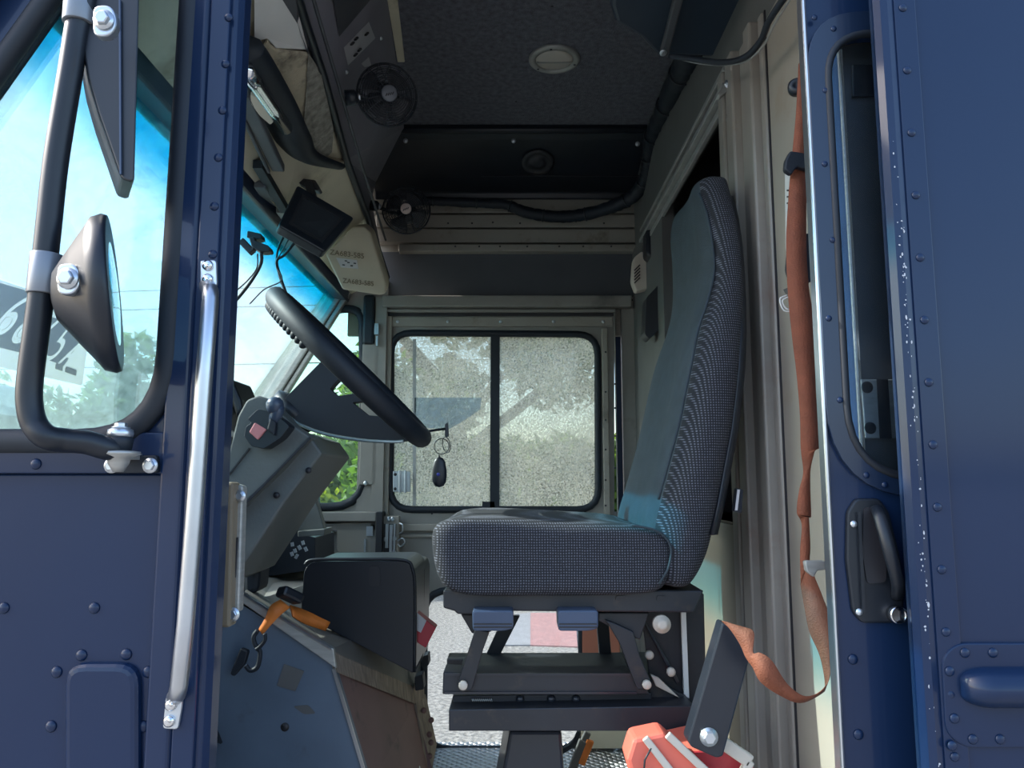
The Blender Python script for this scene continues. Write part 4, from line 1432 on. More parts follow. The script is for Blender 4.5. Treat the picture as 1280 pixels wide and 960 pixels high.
# finger grips on the underside of the top half
m = MB()
for i in range(-20, 21):
    q = PI + i * .068
    p = C0 + (ax * math.cos(q) + yv * math.sin(q)) * (R_ - .002) - nrm_ * .0165
    m.dome(p, -nrm_, .0095, .014, 8)
m.build('finger_grips', 'rubber', sw)['kind'] = 'stuff'
web = rnd(pts([(411, 442), (425, 447), (480, 512), (512, 540), (522, 548), (500, 552), (450, 549), (405, 541), (372, 528), (354, 512), (356, 498)], 1.57), .006, 3)
h1 = rnd(pts([(412, 486), (432, 464), (448, 475), (450, 491), (422, 495)], 1.57), .004, 3)
h2 = rnd(pts([(440, 503), (466, 500), (484, 521), (460, 519)], 1.57), .004, 3)
m = MB(); m.holed(web, [h1, h2], (0, .03, 0)); m.build('spoke_web', 'rubber', sw, bevel=.004)
hubc = at(371, 512, 1.62)
m = MB(); m.lathe(hubc, nrm_, [(.045, -.035), (.055, -.01), (.055, .005), (.03, .016)], 28); m.build('hub', 'black', sw)
# chrome-ish crescent on hub skirt
m = MB(); m.tube(spline([at(352, 512, 1.56), at(372, 529, 1.56), at(405, 542, 1.56), at(450, 550, 1.56), at(490, 552, 1.56), at(505, 551, 1.56)], 8), .0036, 8)
part(m.build('horn_ring', mat('pale_ring', (.35, .45, .48), rough=.2, metal=.7), sw), 'thin pale ring under the spoke')

db = thing('dashboard', (-.95, 2.0, ZF), 'dark dashboard and lower bracket panels ahead of the wheel', 'dashboard')
m = MB()
m.prism([V((x, 1.62, z)) for x, z in ((-1.30, .5), (-1.30, 1.42), (-1.12, 1.475), (-.93, 1.47), (-.86, 1.40), (-.90, 1.22), (-.98, 1.0), (-.96, .5))], (0, 1.35, 0))
m.build('body', 'darkgrey', db, bevel=.015, seg=3)
m = MB(); m.prism([V((x, 1.05, z)) for x, z in ((-1.30, .5), (-1.30, 1.42), (-1.12, 1.46), (-.93, 1.45), (-.86, 1.38), (-.95, 1.0), (-.96, .5))], (0, .55, 0)); m.build('side_body', 'darkgrey', db, bevel=.012)
spr([(372, 613), (378, 600), (393, 600), (394, 623), (406, 664), (372, 667), (369, 636)], 2.0, .03, 'bracket_panel', 'colgrey', db)
spr([(372, 664), (406, 661), (405, 669), (372, 671)], 1.98, .08, 'bracket_foot', 'colgrey', db)
spr([(343, 642), (352, 634), (363, 664), (349, 667)], 1.95, .03, 'bracket_panel', 'colgrey', db)
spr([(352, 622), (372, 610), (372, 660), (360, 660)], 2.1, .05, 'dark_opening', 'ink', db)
spr([(300, 640), (345, 640), (380, 668), (394, 672), (394, 712), (325, 722), (300, 745)], 2.35, .25, 'pedal_housing', 'black', db)
m = MB()
random.seed(5)
for (u, v) in ((365, 678), (368, 686), (364, 690), (373, 682), (378, 676), (381, 684), (372, 693)): m.bar(at(u, v, 2.2), at(u + random.uniform(-3, 3), v + 5, 2.2), .008, .005, up=(0, 1, 0))
m.many('terminal', 'zinc', db)
m = MB(); m.tube(spline([at(378, 600, 1.9), at(372, 612, 1.9), at(382, 618, 1.9), at(376, 630, 1.9), at(368, 640, 1.95), at(368, 662, 2.0)], 6), .004, 8)
m.tube(spline([at(383, 598, 1.9), at(376, 608, 1.9), at(380, 622, 1.9)], 6), .003, 8); m.build('wiring', 'rubber', db)
spr([(303, 700), (320, 697), (325, 712), (322, 740), (304, 745)], 1.75, .08, 'pedal_boot', 'rubber', db, .01)
spr([(268, 470), (290, 474), (301, 500), (303, 512), (296, 523), (290, 505), (268, 560)], 1.60, .12, 'gauge_hood', 'black', db, .006)
m = MB(); m.bar(at(268, 533, 1.6), at(297, 545, 1.6), .012, .02, up=(0, 1, 0)); m.bar(at(266, 553, 1.6), at(290, 562, 1.6), .014, .02, up=(0, 1, 0)); m.build('vent_slat', 'beige', db, bevel=.003)

# ================================================================== OVERHEAD CONSOLE / HEADER
E1 = [at(352, -60, 1.16), at(370, 0, 1.32), at(402, 95, 1.60), at(432, 200, 2.05), at(458, 270, 2.45), at(483, 345, 2.96)]
E3 = [at(484, -60, 1.76), at(485, 0, 1.93), at(497, 76, 2.25), at(505, 160, 2.66), at(470, 228, 2.93), at(462, 240, 2.98)]
con = thing('overhead_console', (-.4, 2.0, 2.4), 'dark grey overhead console sloping from windshield header to headliner', 'overhead console')
m = MB()
n = len(E1)
vs = E1 + E3 + [p + V((-.03, 0, .03)) for p in E1] + [p + V((-.03, 0, .03)) for p in E3]
fs = []
for i in range(n - 1):
    fs.append((i, i + 1, n + i + 1, n + i))
    fs.append((2 * n + i, 3 * n + i, 3 * n + i + 1, 2 * n + i + 1))
    fs.append((i, 2 * n + i, 2 * n + i + 1, i + 1))
    fs.append((n + i, n + i + 1, 3 * n + i + 1, 3 * n + i))
fs += [(0, n, 3 * n, 2 * n), (n - 1, 3 * n - 1, 4 * n - 1, 2 * n - 1)]
m.add(vs, fs); m.build('face_panel', 'console', con)
m = MB(); m.tube([p + V((.004, 0, -.004)) for p in E1], .011, 8); m.build('lower_edge', 'black', con)
m = MB(); m.tube([at(375, -40, 1.22), at(392, 0, 1.33), at(420, 95, 1.61), at(452, 205, 2.06), at(470, 262, 2.4), at(482, 300, 2.8)], .004, 6); m.build('edge_fold', 'darkgrey', con)
def onc(u, v, d=.006):
    """point of the console face seen at (u, v), lifted d towards the cab"""
    r_ = ray(u, v)
    best = None
    for i in range(n - 1):
        for tri in ((E1[i], E1[i + 1], E3[i + 1]), (E1[i], E3[i + 1], E3[i])):
            nn = (tri[1] - tri[0]).cross(tri[2] - tri[0]).normalized()
            dn = r_.dot(nn)
            if abs(dn) < 1e-6: continue
            t = (tri[0] - V((0, 0, CZ))).dot(nn) / dn
            p = V((0, 0, CZ)) + r_ * t
            b = [(tri[(k + 1) % 3] - tri[k]).cross(p - tri[k]).dot(nn) for k in range(3)]
            if min(b) >= -1e-6 and t > 0:
                best = p
    if best is None:
        best = at(u, v, 1.7)
    return best - r_.normalized() * d
m = MB(); m.prism([onc(u, v) for u, v in ((414, -20), (462, -20), (463, 0), (424, 46))], (.0, 0, .002)); part(m.build('sticker', 'darkgrey', con), 'faded dark label')
m = MB(); q = [onc(u, v) for u, v in ((430, 60), (461, 28), (469, 48), (435, 82))]; m.prism(q, (0, 0, .002)); s1 = part(m.build('sticker', 'paperdim', con), 'grey instruction label')
m = MB()
for (u, v) in ((438, 56), (443, 50), (442, 70), (447, 64), (456, 44)): m.bar(onc(u, v, .009), onc(u + 3, v - 3, .009), .01, .004)
m.many('pictogram', 'ink', s1)
m = MB(); m.prism([onc(u, v) for u, v in ((452, 80), (461, 72), (464, 82), (456, 84))], (0, 0, .002)); part(m.build('sticker', 'paperdim', con), 'small grey label')
m = MB()
for (u, v) in ((476, 48), (433, 90)): m.dome(onc(u, v, .004), (.4, -.4, -1), .006, .004)
m.many('screw', 'zinc', con)

# header panels under the console, over the windshield (seen from below)
W2 = [V((xs(2.24) + .05, y, 2.235)) for y in (1.06, 1.3, 1.6, 2.05, 2.45, 2.96)]
m = MB()
vs = [p + V((-.008, 0, -.0)) for p in E1] + W2 + [p + V((-.008, 0, .02)) for p in E1] + [p + V((0, 0, .02)) for p in W2]
fs = []
for i in range(n - 1):
    fs.append((i, i + 1, n + i + 1, n + i)); fs.append((2 * n + i, 3 * n + i, 3 * n + i + 1, 2 * n + i + 1))
fs += [(0, n, 3 * n, 2 * n), (n - 1, 3 * n - 1, 4 * n - 1, 2 * n - 1)]
m.add(vs, fs)
m.build('header_panel', 'cream', con)
E1s, W2s = E1, W2
def onh(u, v, d=.01):
    r_ = ray(u, v)
    best = None
    for i in range(n - 1):
        for tri in ((E1[i], E1[i + 1], W2[i + 1]), (E1[i], W2[i + 1], W2[i])):
            nn = (tri[1] - tri[0]).cross(tri[2] - tri[0]).normalized()
            dn = r_.dot(nn)
            if abs(dn) < 1e-6: continue
            t = (tri[0] - V((0, 0, CZ))).dot(nn) / dn
            p = V((0, 0, CZ)) + r_ * t
            b = [(tri[(k + 1) % 3] - tri[k]).cross(p - tri[k]).dot(nn) for k in range(3)]
            if min(b) >= -1e-5 or max(b) <= 1e-5:
                best = p
    if best is None:
        best = at(u, v, 1.25 + .0062 * max(0, v) * (1 if v > 40 else .6))
    return best - r_.normalized() * d
UPV = V((0, 0, .004))
def hpoly(lst, d, name, mt, par=con, lab=None, bevel=0):
    mb = MB(); q = [onh(u, v, d) for u, v in lst]
    mb.prism(q, V((0, .0, .006)))
    o = mb.build(name, mt, par, bevel=bevel)
    if lab: part(o, lab)
    return o
hpoly([(334, 52), (337, 58), (345, 64), (385, 68), (398, 73), (402, 95), (416, 130), (428, 165), (430, 205), (405, 200), (396, 198), (380, 178), (362, 150), (352, 125), (340, 105), (326, 78), (318, 64), (326, 62)], .03, 'torn_liner', 'foam', lab='torn yellowed foam lining')
hpoly([(385, 70), (398, 73), (402, 95), (416, 130), (424, 160), (417, 165), (415, 190), (405, 200), (396, 198), (380, 150), (383, 110)], .038, 'grime_patch', 'linerdark', lab='grimy speckled half of the torn lining')
hpoly([(345, -30), (368, -30), (402, 70), (385, 69), (372, 30), (350, -5)], .03, 'dark_liner', 'darkgrey')
hpoly([(318, -30), (352, -30), (374, 20), (384, 62), (345, 60), (334, 48), (318, 52)], .02, 'lit_patch', 'paper', lab='header patch above the torn lining, daylight put into its near-white colour')  # near-white colour stands in for light falling on this part of the header
# duct with chrome rod
dk = tag(MB().tube(spline([onh(300, 60, .06), onh(318, 85, .06), onh(345, 130, .06), onh(365, 170, .06), onh(385, 195, .05), onh(425, 208, .04)], 8), .045, 10, flat=.6, rad=lambda t: 1 - .65 * max(0, t - .6) / .4).build('air_duct', 'rubber'), 'crumpled black air duct under the torn lining', 'duct')
tag(MB().tube([onh(306, 85, .12), onh(318, 103, .12), onh(340, 135, .12), onh(357, 160, .12)], .016, 10).build('curtain_rod', 'chrome'), 'chrome rod lying along the black duct', 'rod')
m = MB(); m.prism(rnd([onh(u, v, .13) for u, v in ((313, 118), (320, 122), (335, 140), (342, 152), (338, 156), (325, 145), (314, 130))], .006, 3), (0, 0, .008))
tag(m.build('marker_lamp', mat('pale_lens', (.75, .72, .6), rough=.3)), 'narrow pale marker lamp below the chrome rod', 'lamp')
m = MB(); m.bar(onh(302, 115, .10), onh(348, 210, .05), .03, .02); m.bar(onh(296, 130, .09), onh(336, 215, .05), .008, .01)
tag(m.build('wiper_channel', 'darkgrey', bevel=.003), 'dark channel strip along the windshield header', 'channel')
m = MB(); m.bar(onh(322, 205, .03), onh(356, 262, .03), .022, .02); tag(m.build('header_hinge', 'rubber'), 'black hinge strip between header and windshield frame', 'hinge')
for (a, b, w_, mt_) in (((352, 262), (425, 362), .030, 'greywall'), ((366, 268), (432, 366), .010, 'alu_dull'), ((325, 230), (400, 350), .03, 'darkgrey')):
    m = MB(); m.bar(onh(*a, .02), onh(*b, .02), w_, .02); struct(m.build('trim_16', mt_, bevel=.003), 'frame strip along the top of the windshield')

# beige box
bb = thing('junction_cover', at(440, 366, 2.3), 'yellowed cream cover box with faded stamped lettering behind the monitor', 'cover box')
BBP = [(407, 318), (440, 284), (455, 283), (464, 292), (483, 356), (482, 367), (475, 369), (428, 362)]
Yq = 2.35
m = MB()
def bbp(u, v, d=0): return at(u, v, 2.30 + (u - 400) * .0012 - d)
m.prism(rnd([bbp(u, v) for u, v in BBP], .008, 3), (-.01, .12, .05)); m.build('box', 'cream', bb, bevel=.006)
rgt, upv_ = (bbp(460, 325) - bbp(420, 320)), V((0, -.05, 1))
text_mesh('stamp', 'ZA683-585', bbp(434, 318, .004), rgt, upv_, .024, 'inkbrown', bb)
text_mesh('stamp', 'ZA683-585', bbp(448, 353, .004), rgt, upv_, .022, 'inkbrown', bb)
m = MB(); m.prism([bbp(u, v, .004) for u, v in ((420, 322), (446, 325), (448, 336), (426, 334))], (0, .002, 0)); lb = m.build('sticker', 'paper', bb)
m = MB()
for u, v in ((428, 331), (434, 328), (438, 332), (442, 329), (431, 326)): m.bar(bbp(u, v, .006), bbp(u + 3, v + .3, .006), .003, .002, up=(0, 1, 0))
m.build('print', 'ink', lb)

# monitor
mo = thing('backup_monitor', at(385, 228, 1.9), 'tilted black backup camera monitor hanging from the header', 'monitor')
Q = [(372, 231), (443, 272), (406, 315), (348, 282)]
YM = [1.90, 1.96, 1.90, 1.84]
q = [at(u, v, y) for (u, v), y in zip(Q, YM)]
nm = (q[1] - q[0]).cross(q[3] - q[0]).normalized()
if nm.y < 0: nm = -nm
m = MB(); m.prism(rnd(q, .008, 3), nm * .035); m.build('housing', 'black', mo, bevel=.004)
cq = sum(q, V()) / 4
q2 = [cq + (p - cq) * .62 - nm * .0015 for p in q]
m = MB(); m.prism(q2, nm * .002); m.build('screen', 'screen', mo)
m = MB(); m.holed([cq + (p - cq) * .72 - nm * .003 for p in q], [[cq + (p - cq) * .62 - nm * .003 for p in q]], nm * .003); m.build('bezel', 'blackmat', mo)
m = MB(); m.prism(rnd(pts([(370, 222), (394, 225), (400, 236), (397, 238), (382, 234), (370, 226)], 1.96), .004, 3), (0, .03, 0)); m.bar(at(386, 230, 1.95), at(392, 250, 1.93), .02, .02, up=(0, 1, 0)); m.build('bracket', 'blackmat', mo, bevel=.003)

# cables from monitor / mirror bracket over the windshield
cl = [
    ('black cable curving down past the windshield edge beside the jamb', [(327, 315), (326, 330), (315, 350), (298, 372), (285, 385)], .0042, 1.75),
    ('thin wire looping below the monitor near the jamb', [(322, 317), (321, 335), (310, 350), (297, 362)], .0018, 1.74),
    ('thin wire trailing across the bright windshield towards the wheel', [(365, 292), (352, 315), (345, 330), (352, 350), (330, 362), (312, 380)], .0018, 1.9),
    ('black cord hanging from the monitor to the wheel top', [(374, 296), (356, 318), (346, 326), (350, 345), (358, 368), (362, 380)], .004, 1.93),
    ('second black cord beside the hanging cord', [(358, 290), (348, 310), (346, 330), (352, 355)], .003, 1.97),
]
for lab, P, r, Y in cl:
    tag(MB().tube(spline([at(u, v, Y) for u, v in P], 8), r, 8).build('cable', 'rubber'), lab, 'cable')
m = MB()
m.prism(pts([(309, 288), (326, 292), (327, 298), (316, 300), (308, 296)], 1.75), (0, .03, 0)); m.bar(at(302, 301, 1.75), at(316, 316, 1.75), .016, .02, up=(0, 1, 0)); m.bar(at(316, 298, 1.75), at(320, 312, 1.75), .012, .02, up=(0, 1, 0))
m.prism(rnd(pts([(318, 300), (336, 307), (338, 314), (326, 315), (316, 310)], 1.74), .005, 3), (0, .03, 0))
tag(m.build('camera_bracket', 'black', bevel=.002), 'black folding bracket clipped at the top of the windshield', 'bracket')

# ================================================================== FANS
def make_fan(name, label, c, nrm, R, hub_mat, mount):
    t = thing(name, c, label, 'fan', 'clip-on cab fans')
    c = V(c); a = V(nrm).normalized()
    s = a.cross(V((0, 0, 1))).normalized(); u_ = s.cross(a)
    m = MB(); m.lathe(c - a * .055, a, [(.012, -.02), (.032, -.015), (.036, 0), (.036, .03), (.03, .036)], 20); m.build('motor', 'black', t)
    for k in range(4):
        m = MB()
        q0 = k * PI / 2 + .5
        grid = []
        for i in range(6):
            rr = .016 + (R * .86 - .016) * i / 5
            for j in range(5):
                w_ = (.35 + .42 * math.sin(i / 5 * PI * .75)) * (j / 4 - .5) * 1.5
                q = q0 + w_
                grid.append(c - a * (.012 + .02 * (j / 4 - .5)) + (s * math.cos(q) + u_ * math.sin(q)) * rr)
        fs = [(i * 5 + j, i * 5 + j + 1, i * 5 + j + 6, i * 5 + j + 5) for i in range(5) for j in range(4)]
        m.add(grid, fs, 0, True)
        o = m.build('blade', M['fanblade'], t); sd_ = o.modifiers.new('s', 'SOLIDIFY'); sd_.thickness = .0015
    m = MB()
    for i in range(11):
        rr = .02 + (R - .02) * i / 10
        z = .018 * math.sqrt(max(0, 1 - (rr / R) ** 2)) * 1.2 + .002
        m.torus(c + a * z, a, rr, .0011, 36, 5)
    for i in range(5):
        rr = R * (.55 + .45 * i / 4)
        m.torus(c - a * (.045 * (1 - i / 4) ** .7), a, rr, .0011, 36, 5)
    m.torus(c, a, R, .0028, 40, 6)
    for k in range(16):
        q = 2 * PI * k / 16
        d = s * math.cos(q) + u_ * math.sin(q)
        P = [c + d * (.02 + (R - .02) * i / 6) + a * (.0216 * math.sqrt(max(0, 1 - ((.02 + (R - .02) * i / 6) / R) ** 2)) + .002) for i in range(7)]
        P += [c + d * R * .8 - a * .04, c + d * .035 - a * .05]
        m.tube(P, .0012, 5)
    m.build('cage', 'black', t)
    m = MB(); m.lathe(c + a * .022, a, [(.019, 0), (.019, .004), (.016, .006)], 24); hb_ = m.build('badge', hub_mat, t)
    m = MB()
    for i in range(4): m.bar(c + a * .0286 + s * (-.009 + i * .005) + u_ * (.004 - .002 * i), c + a * .0286 + s * (-.006 + i * .005) + u_ * (-.003 - .002 * i), .0025, .001, up=a)
    m.build('badge_mark', 'ink', hb_)
    mt = V(mount)
    m = MB(); m.tube([c - a * .06, c - a * .07 + (mt - c) * .35, mt], .007, 8); m.lathe(mt, (c - mt), [(.018, -.01), (.018, .012), (.01, .02)], 16); m.build('mount', 'black', t)
    m = MB(); m.hexbolt(mt + (c - mt).normalized() * .02, (c - mt), .007); m.many('mount_bolt', 'zinc', t)
    return t
M['fanblade'] = mat('fan_blade_plastic', (.05, .05, .055), rough=.4)
M['badge1'] = mat('grey_badge', (.14, .15, .17), rough=.4)
M['badge2'] = mat('pale_badge', (.62, .5, .45), rough=.4)
make_fan('cab_fan', 'upper black cage fan tilted on the overhead console', at(484, 119, 1.72), (.35, -.85, -.25), .072, M['badge1'], at(437, 122, 1.70))
make_fan('cab_fan', 'lower cage fan with pale hub badge by the far wall', at(508, 263, 2.55), (.08, -1, -.1), .082, M['badge2'], at(467, 257, 2.55))

# ================================================================== CEILING ITEMS
p = atz(693, 73, ZC)
dl = thing('dome_light', p, 'round flush dome light with metal ring in the headliner', 'dome light')
m = MB(); m.lathe(p, (0, 0, -1), [(.080, 0), (.080, .006), (.074, .010), (.060, .010), (.058, .004)], 36, caps=False); m.build('ring', 'alu_dull', dl)
m = MB(); m.lathe(p, (0, 0, -1), [(.058, 0), (.058, .006), (.045, .009), (.01, .010)], 36); ln = m.build('lens', 'lens', dl)
m = MB(); m.bx(p.x - .055, p.x + .055, p.y + .004, p.y + .008, p.z - .0125, p.z - .008); m.build('lens_ridge', 'alu_dull', ln)
m = MB()
for k in range(3): m.dome(p + V((.067 * math.cos(k * 2.1 + .3), .067 * math.sin(k * 2.1 + .3), -.010)), (0, 0, -1), .004, .002)
m.many('screw', 'ink', dl)
m = MB()
for u, v in ((645, 127), (642, 157), (690, 8)): m.dome(atz(u, v, ZC), (0, 0, -1), .004, .002)
m.many('screw', 'ink', bpy.data.objects['ceiling'])

hs = thing('overhead_heater', atz(870, 40, 2.74), 'dark blue-black heater box hung at the top right of the ceiling', 'heater')
m = MB()
pr = [(762, -60), (762, 8), (768, 28), (800, 48), (820, 70), (826, 75), (838, 70), (940, 75), (985, -60)]
m.prism([atz(u, v, 2.55) for u, v in pr], (0, 0, .25)); m.build('housing', mat('midnight_plastic', (.018, .032, .055), rough=.4), hs, bevel=.015, seg=3)
m = MB(); m.bar(atz(860, -50, 2.535), atz(830, 66, 2.535), .02, .02); m.build('edge_bar', 'darkgrey', hs, bevel=.004)
m = MB(); m.hexbolt(atz(829, 66, 2.52), (0, -.5, -1), .006)
m.many('bolt', 'zinc', hs)
m = MB(); m.bar(atz(922, 27, 2.54), atz(932, 26, 2.54), .006, .02); m.bar(atz(928, 26, 2.54), atz(930, 36, 2.54), .006, .02); m.build('clip', 'zinc', hs)
tag(MB().tube(spline([at(838, 70, 1.55), at(862, 73, 1.50), at(900, 78, 1.42), at(930, 72, 1.35), at(950, 52, 1.28), at(962, 25, 1.2), at(985, -10, 1.12)], 8), .006, 8).build('heater_cable', 'rubber'), 'thick black cable drooping from the ceiling heater', 'cable')
tag(MB().tube(spline([at(842, 72, 1.55), at(880, 80, 1.48), at(925, 79, 1.38), at(952, 60, 1.28), at(968, 30, 1.2), at(990, -5, 1.12)], 8), .002, 6).build('heater_wire', 'alu_dull'), 'thin grey wire following the thick heater cable', 'wire')

# wrapped conduit
cpth = [(524, 251, 2.92), (555, 252, 2.93), (600, 254, 2.94), (632, 256, 2.94), (660, 266, 2.94), (700, 271, 2.93), (740, 266, 2.90), (780, 252, 2.84), (800, 236, 2.78), (810, 215, 2.70), (813, 190, 2.62), (817, 170, 2.54), (830, 140, 2.35), (843, 110, 2.16), (858, 78, 1.98), (872, 45, 1.80)]
P = spline([at(*q) for q in cpth], 10)
random.seed(2)
ww = [1 + random.uniform(-.10, .10) for _ in P]
m = MB(); m.tube(P, .030, 14, rad=lambda t: (.55 + .65 * t) * ww[min(len(ww) - 1, int(t * (len(ww) - 1)))])
cdt = tag(m.build('wire_conduit', 'rubber'), 'thick taped black wire bundle running under the cove and up the corner', 'conduit')
m = MB()
for i in range(6, len(P) - 4, 13):
    t = i / (len(P) - 1)
    m.torus(P[i], (P[i + 1] - P[i - 1]), .032 * (.55 + .65 * t), .003, 20, 6)
m.build('cable_tie', 'black', cdt)

# bulkhead door closer cylinder etc.
dc = thing('door_closer', at(920, 155, 1.60), 'small grey cylinder and bracket at the top of the bulkhead post', 'door closer')
m = MB(); m.cyl(at(919, 110, 1.58), at(921, 142, 1.58), .021, n=20); m.lathe(at(921, 142, 1.58), V((0, 0, -1)), [(.021, 0), (.024, .003), (.024, .012), (.015, .022)], 20); m.build('cylinder', 'greywall', dc)
m = MB(); m.prism(pts([(897, 118), (908, 100), (914, 103), (912, 112), (900, 121)], 1.57), (0, .02, 0)); m.build('bracket', 'alu_dull', dc, bevel=.002)
m = MB(); m.hexbolt(at(911, 105, 1.565), (0, -1, 0), .007); m.hexbolt(at(936, 132, 1.565), (0, -1, 0), .004); m.many('bolt', 'zinc', dc)
m = MB(); m.tube([at(924, 165, 1.6), at(924, 185, 1.6), at(925, 240, 1.6)], .002, 6); m.build('cord', 'rubber', dc)

# items on the far bulkhead end
m = MB(); m.prism(rnd(pts([(792, 322), (803, 313), (808, 320), (822, 325), (824, 348), (812, 360), (795, 364), (790, 350)], 2.70), .01, 3), (0, .05, 0))
dt = thing('alarm_box', at(806, 362, 2.68), 'cream speaker-like alarm box beside the seat headrest', 'alarm box')
m.build('case', 'whitepl', dt, bevel=.006)
m = MB()
for k in range(5): m.bar(at(793, 338 + k * 4, 2.696), at(800, 331 + k * 4, 2.696), .004, .003, up=(0, 1, 0))
m.many('slot', 'ink', dt)
m = MB(); m.bar(at(809, 322, 2.695), at(810, 352, 2.695), .004, .004, up=(0, 1, 0)); m.build('edge', 'paper', dt)
m = MB(); m.prism(rnd(pts([(808, 284), (836, 282), (836, 324), (820, 324), (808, 318)], 2.6), .015, 3), (0, .08, 0)); tag(m.build('speaker_box', 'black', bevel=.006), 'black box above the cream alarm box', 'box')
m = MB(); m.prism(rnd(pts([(808, 372), (838, 340), (841, 395), (812, 424), (806, 418)], 2.5), .01, 3), (0, .08, 0)); tag(m.build('control_box', 'blackmat', bevel=.006), 'black wedge box below the cream alarm box', 'box')

# key fob hanging
kf = thing('key_fob', at(549, 610, 1.75), 'black key fob hanging on a wire ring in front of the far window', 'key fob')
Yk = 1.75
m = MB()
prof = [(.001, 0), (.010, .003), (.0155, .012), (.017, .024), (.0165, .04), (.013, .058), (.008, .066), (.001, .069)]
m.lathe(at(549, 609, Yk), (0, 0, 1), prof, 20)
for i in range(len(m.v)): m.v[i].y = Yk + (m.v[i].y - Yk) * .45
m.build('fob', 'black', kf)
m = MB(); m.dome(at(548, 593, Yk - .0075), (0, -1, 0), .004, .001); m.build('button', 'blueled', kf)
m = MB()
m.torus(at(552, 558, Yk), (.3, 1, 0), .018, .0011, 28, 6)
m.torus(at(558, 556, Yk + .004), (.9, .6, .2), .018, .0011, 28, 6)
m.tube([at(549, 572, Yk), at(549, 569, Yk)], .002, 6)
part(m.build('ring', 'blackmetal', kf), 'pair of thin wire rings')
m = MB(); m.prism(rnd(pts([(556, 530), (560, 528), (561, 546), (556, 546)], Yk), .002, 2), (0, .008, 0)); m.build('ignition_key', 'black', kf, bevel=.001)
m = MB(); m.tube([at(528, 540, 1.70), at(556, 536, Yk)], .003, 8); m.build('column_hook', 'blackmetal', kf)

# ================================================================== EXTERIOR MIRRORS, GRAB RAIL
YA = .90
ma = thing('mirror_arm', at(150, 590, YN), 'bent black tube mirror arm bracketed below the near quarter window', 'mirror arm')
pth = [(112, -70), (106, 0), (97, 33), (88, 90), (70, 200), (60, 290), (50, 380), (38, 470), (37, 505), (43, 530), (58, 546), (80, 550), (108, 553), (132, 560), (146, 562)]
Pm = spline([at(u, v, YA + (.055 * max(0, (i - 10)) / 4)) for i, (u, v) in enumerate(pth)], 8)
m = MB(); m.tube(Pm, .0145, 16); m.build('tube', 'black', ma)
m = MB()
m.prism(rnd(pts([(134, 569), (196, 569), (197, 591), (134, 592)], YN - .016), .004, 3), (0, .010, 0)); m.build('bracket', 'rubber', ma, bevel=.002)
m = MB()
c = at(149, 568, .955)
m.lathe(c, (0, 0, 1), [(.006, -.022), (.012, -.012), (.014, -.004), (.0245, .0), (.0245, .0035), (.012, .005)], 24)
m.bx(c.x - .012, c.x + .012, c.y, YN - .01, c.z - .006, c.z + .002)
part(m.build('washer', 'alu_dull', ma), 'wide grey washer')
m = MB(); m.lathe(c, (0, 0, 1), [(.014, .005), (.016, .018), (.014, .022)], 20); m.build('bushing', 'rubber', ma)
m = MB(); m.lathe(c, (0, 0, 1), [(.0145, .022), (.0155, .026), (.0145, .031), (.010, .033)], 24); m.hexbolt(c + V((0, 0, .033)), (0, 0, 1), .0075)
m.hexbolt(at(140, 582, YN - .017), (0, -1, 0), .0068); m.hexbolt(at(188, 582, YN - .017), (0, -1, 0), .0068); m.many('bolt', 'zinc', ma)

mg = mat('grey_clamp', (.22, .24, .27), rough=.35, metal=.4)
def clamp(par, u, v0, v1, bu, bv, r=.0185):
    m = MB(); m.cyl(at(u + 3, v0, YA), at(u - 2, v1, YA), r, n=20); m.build('clamp', mg, par, bevel=.001)
    m = MB(); m.prism(rnd(pts([(bu - 14, bv - 19), (bu + 8, bv - 19), (bu + 15, bv - 6), (bu + 15, bv + 8), (bu + 6, bv + 20), (bu - 14, bv + 20)], YA - .06), .01, 4), (0, .012, 0)); m.build('clamp_plate', 'zinc', par, bevel=.002)
    m = MB(); m.hexbolt(at(bu, bv, YA - .061), (0, -1, 0), .0085); m.build('clamp_bolt', 'zinc', par)
m1 = thing('wing_mirror', at(140, 466, YA), 'round convex mirror in a black dish on the lower part of the arm', 'mirror', 'side mirrors on the bent arm')
clamp(m1, 56, 318, 368, 85, 348)
ax_ = V((.925, .385, .13)).normalized()
cm = at(137, 368, YA + .02)
m = MB()
m.lathe(cm, ax_, [(.012, -.062), (.030, -.058), (.062, -.035), (.085, -.018), (.094, -.012), (.098, 0), (.096, .006), (.090, .006)], 40)
m.build('housing', 'black', m1)
m = MB(); m.lathe(cm, ax_, [(.090, .003), (.07, .0055), (.04, .008), (.001, .009)], 40); m.build('glass', 'mirror', m1)
m2 = thing('wing_mirror', at(160, 228, YA), 'tall flat black mirror above the round one, cut by the picture top', 'mirror', 'side mirrors on the bent arm')
clamp(m2, 100, -40, 30, 130, 25)
m = MB()
for y0, w_, s in ((YA - .09, .18, 1),):
    m.prism(rnd([at(u, v, YA) for u, v in ((104, -120), (172, -120), (174, 0), (168, 228), (152, 224), (137, 180), (123, 140), (110, 95), (104, 60))], .006, 3), (-.05, .085, .01))
m.build('housing', 'black', m2, bevel=.006)
m = MB(); m.bar(at(150, 0, YA - .002), at(151, 218, YA - .002), .002, .003, up=(0, 1, 0)); m.build('seam', 'pad', m2)

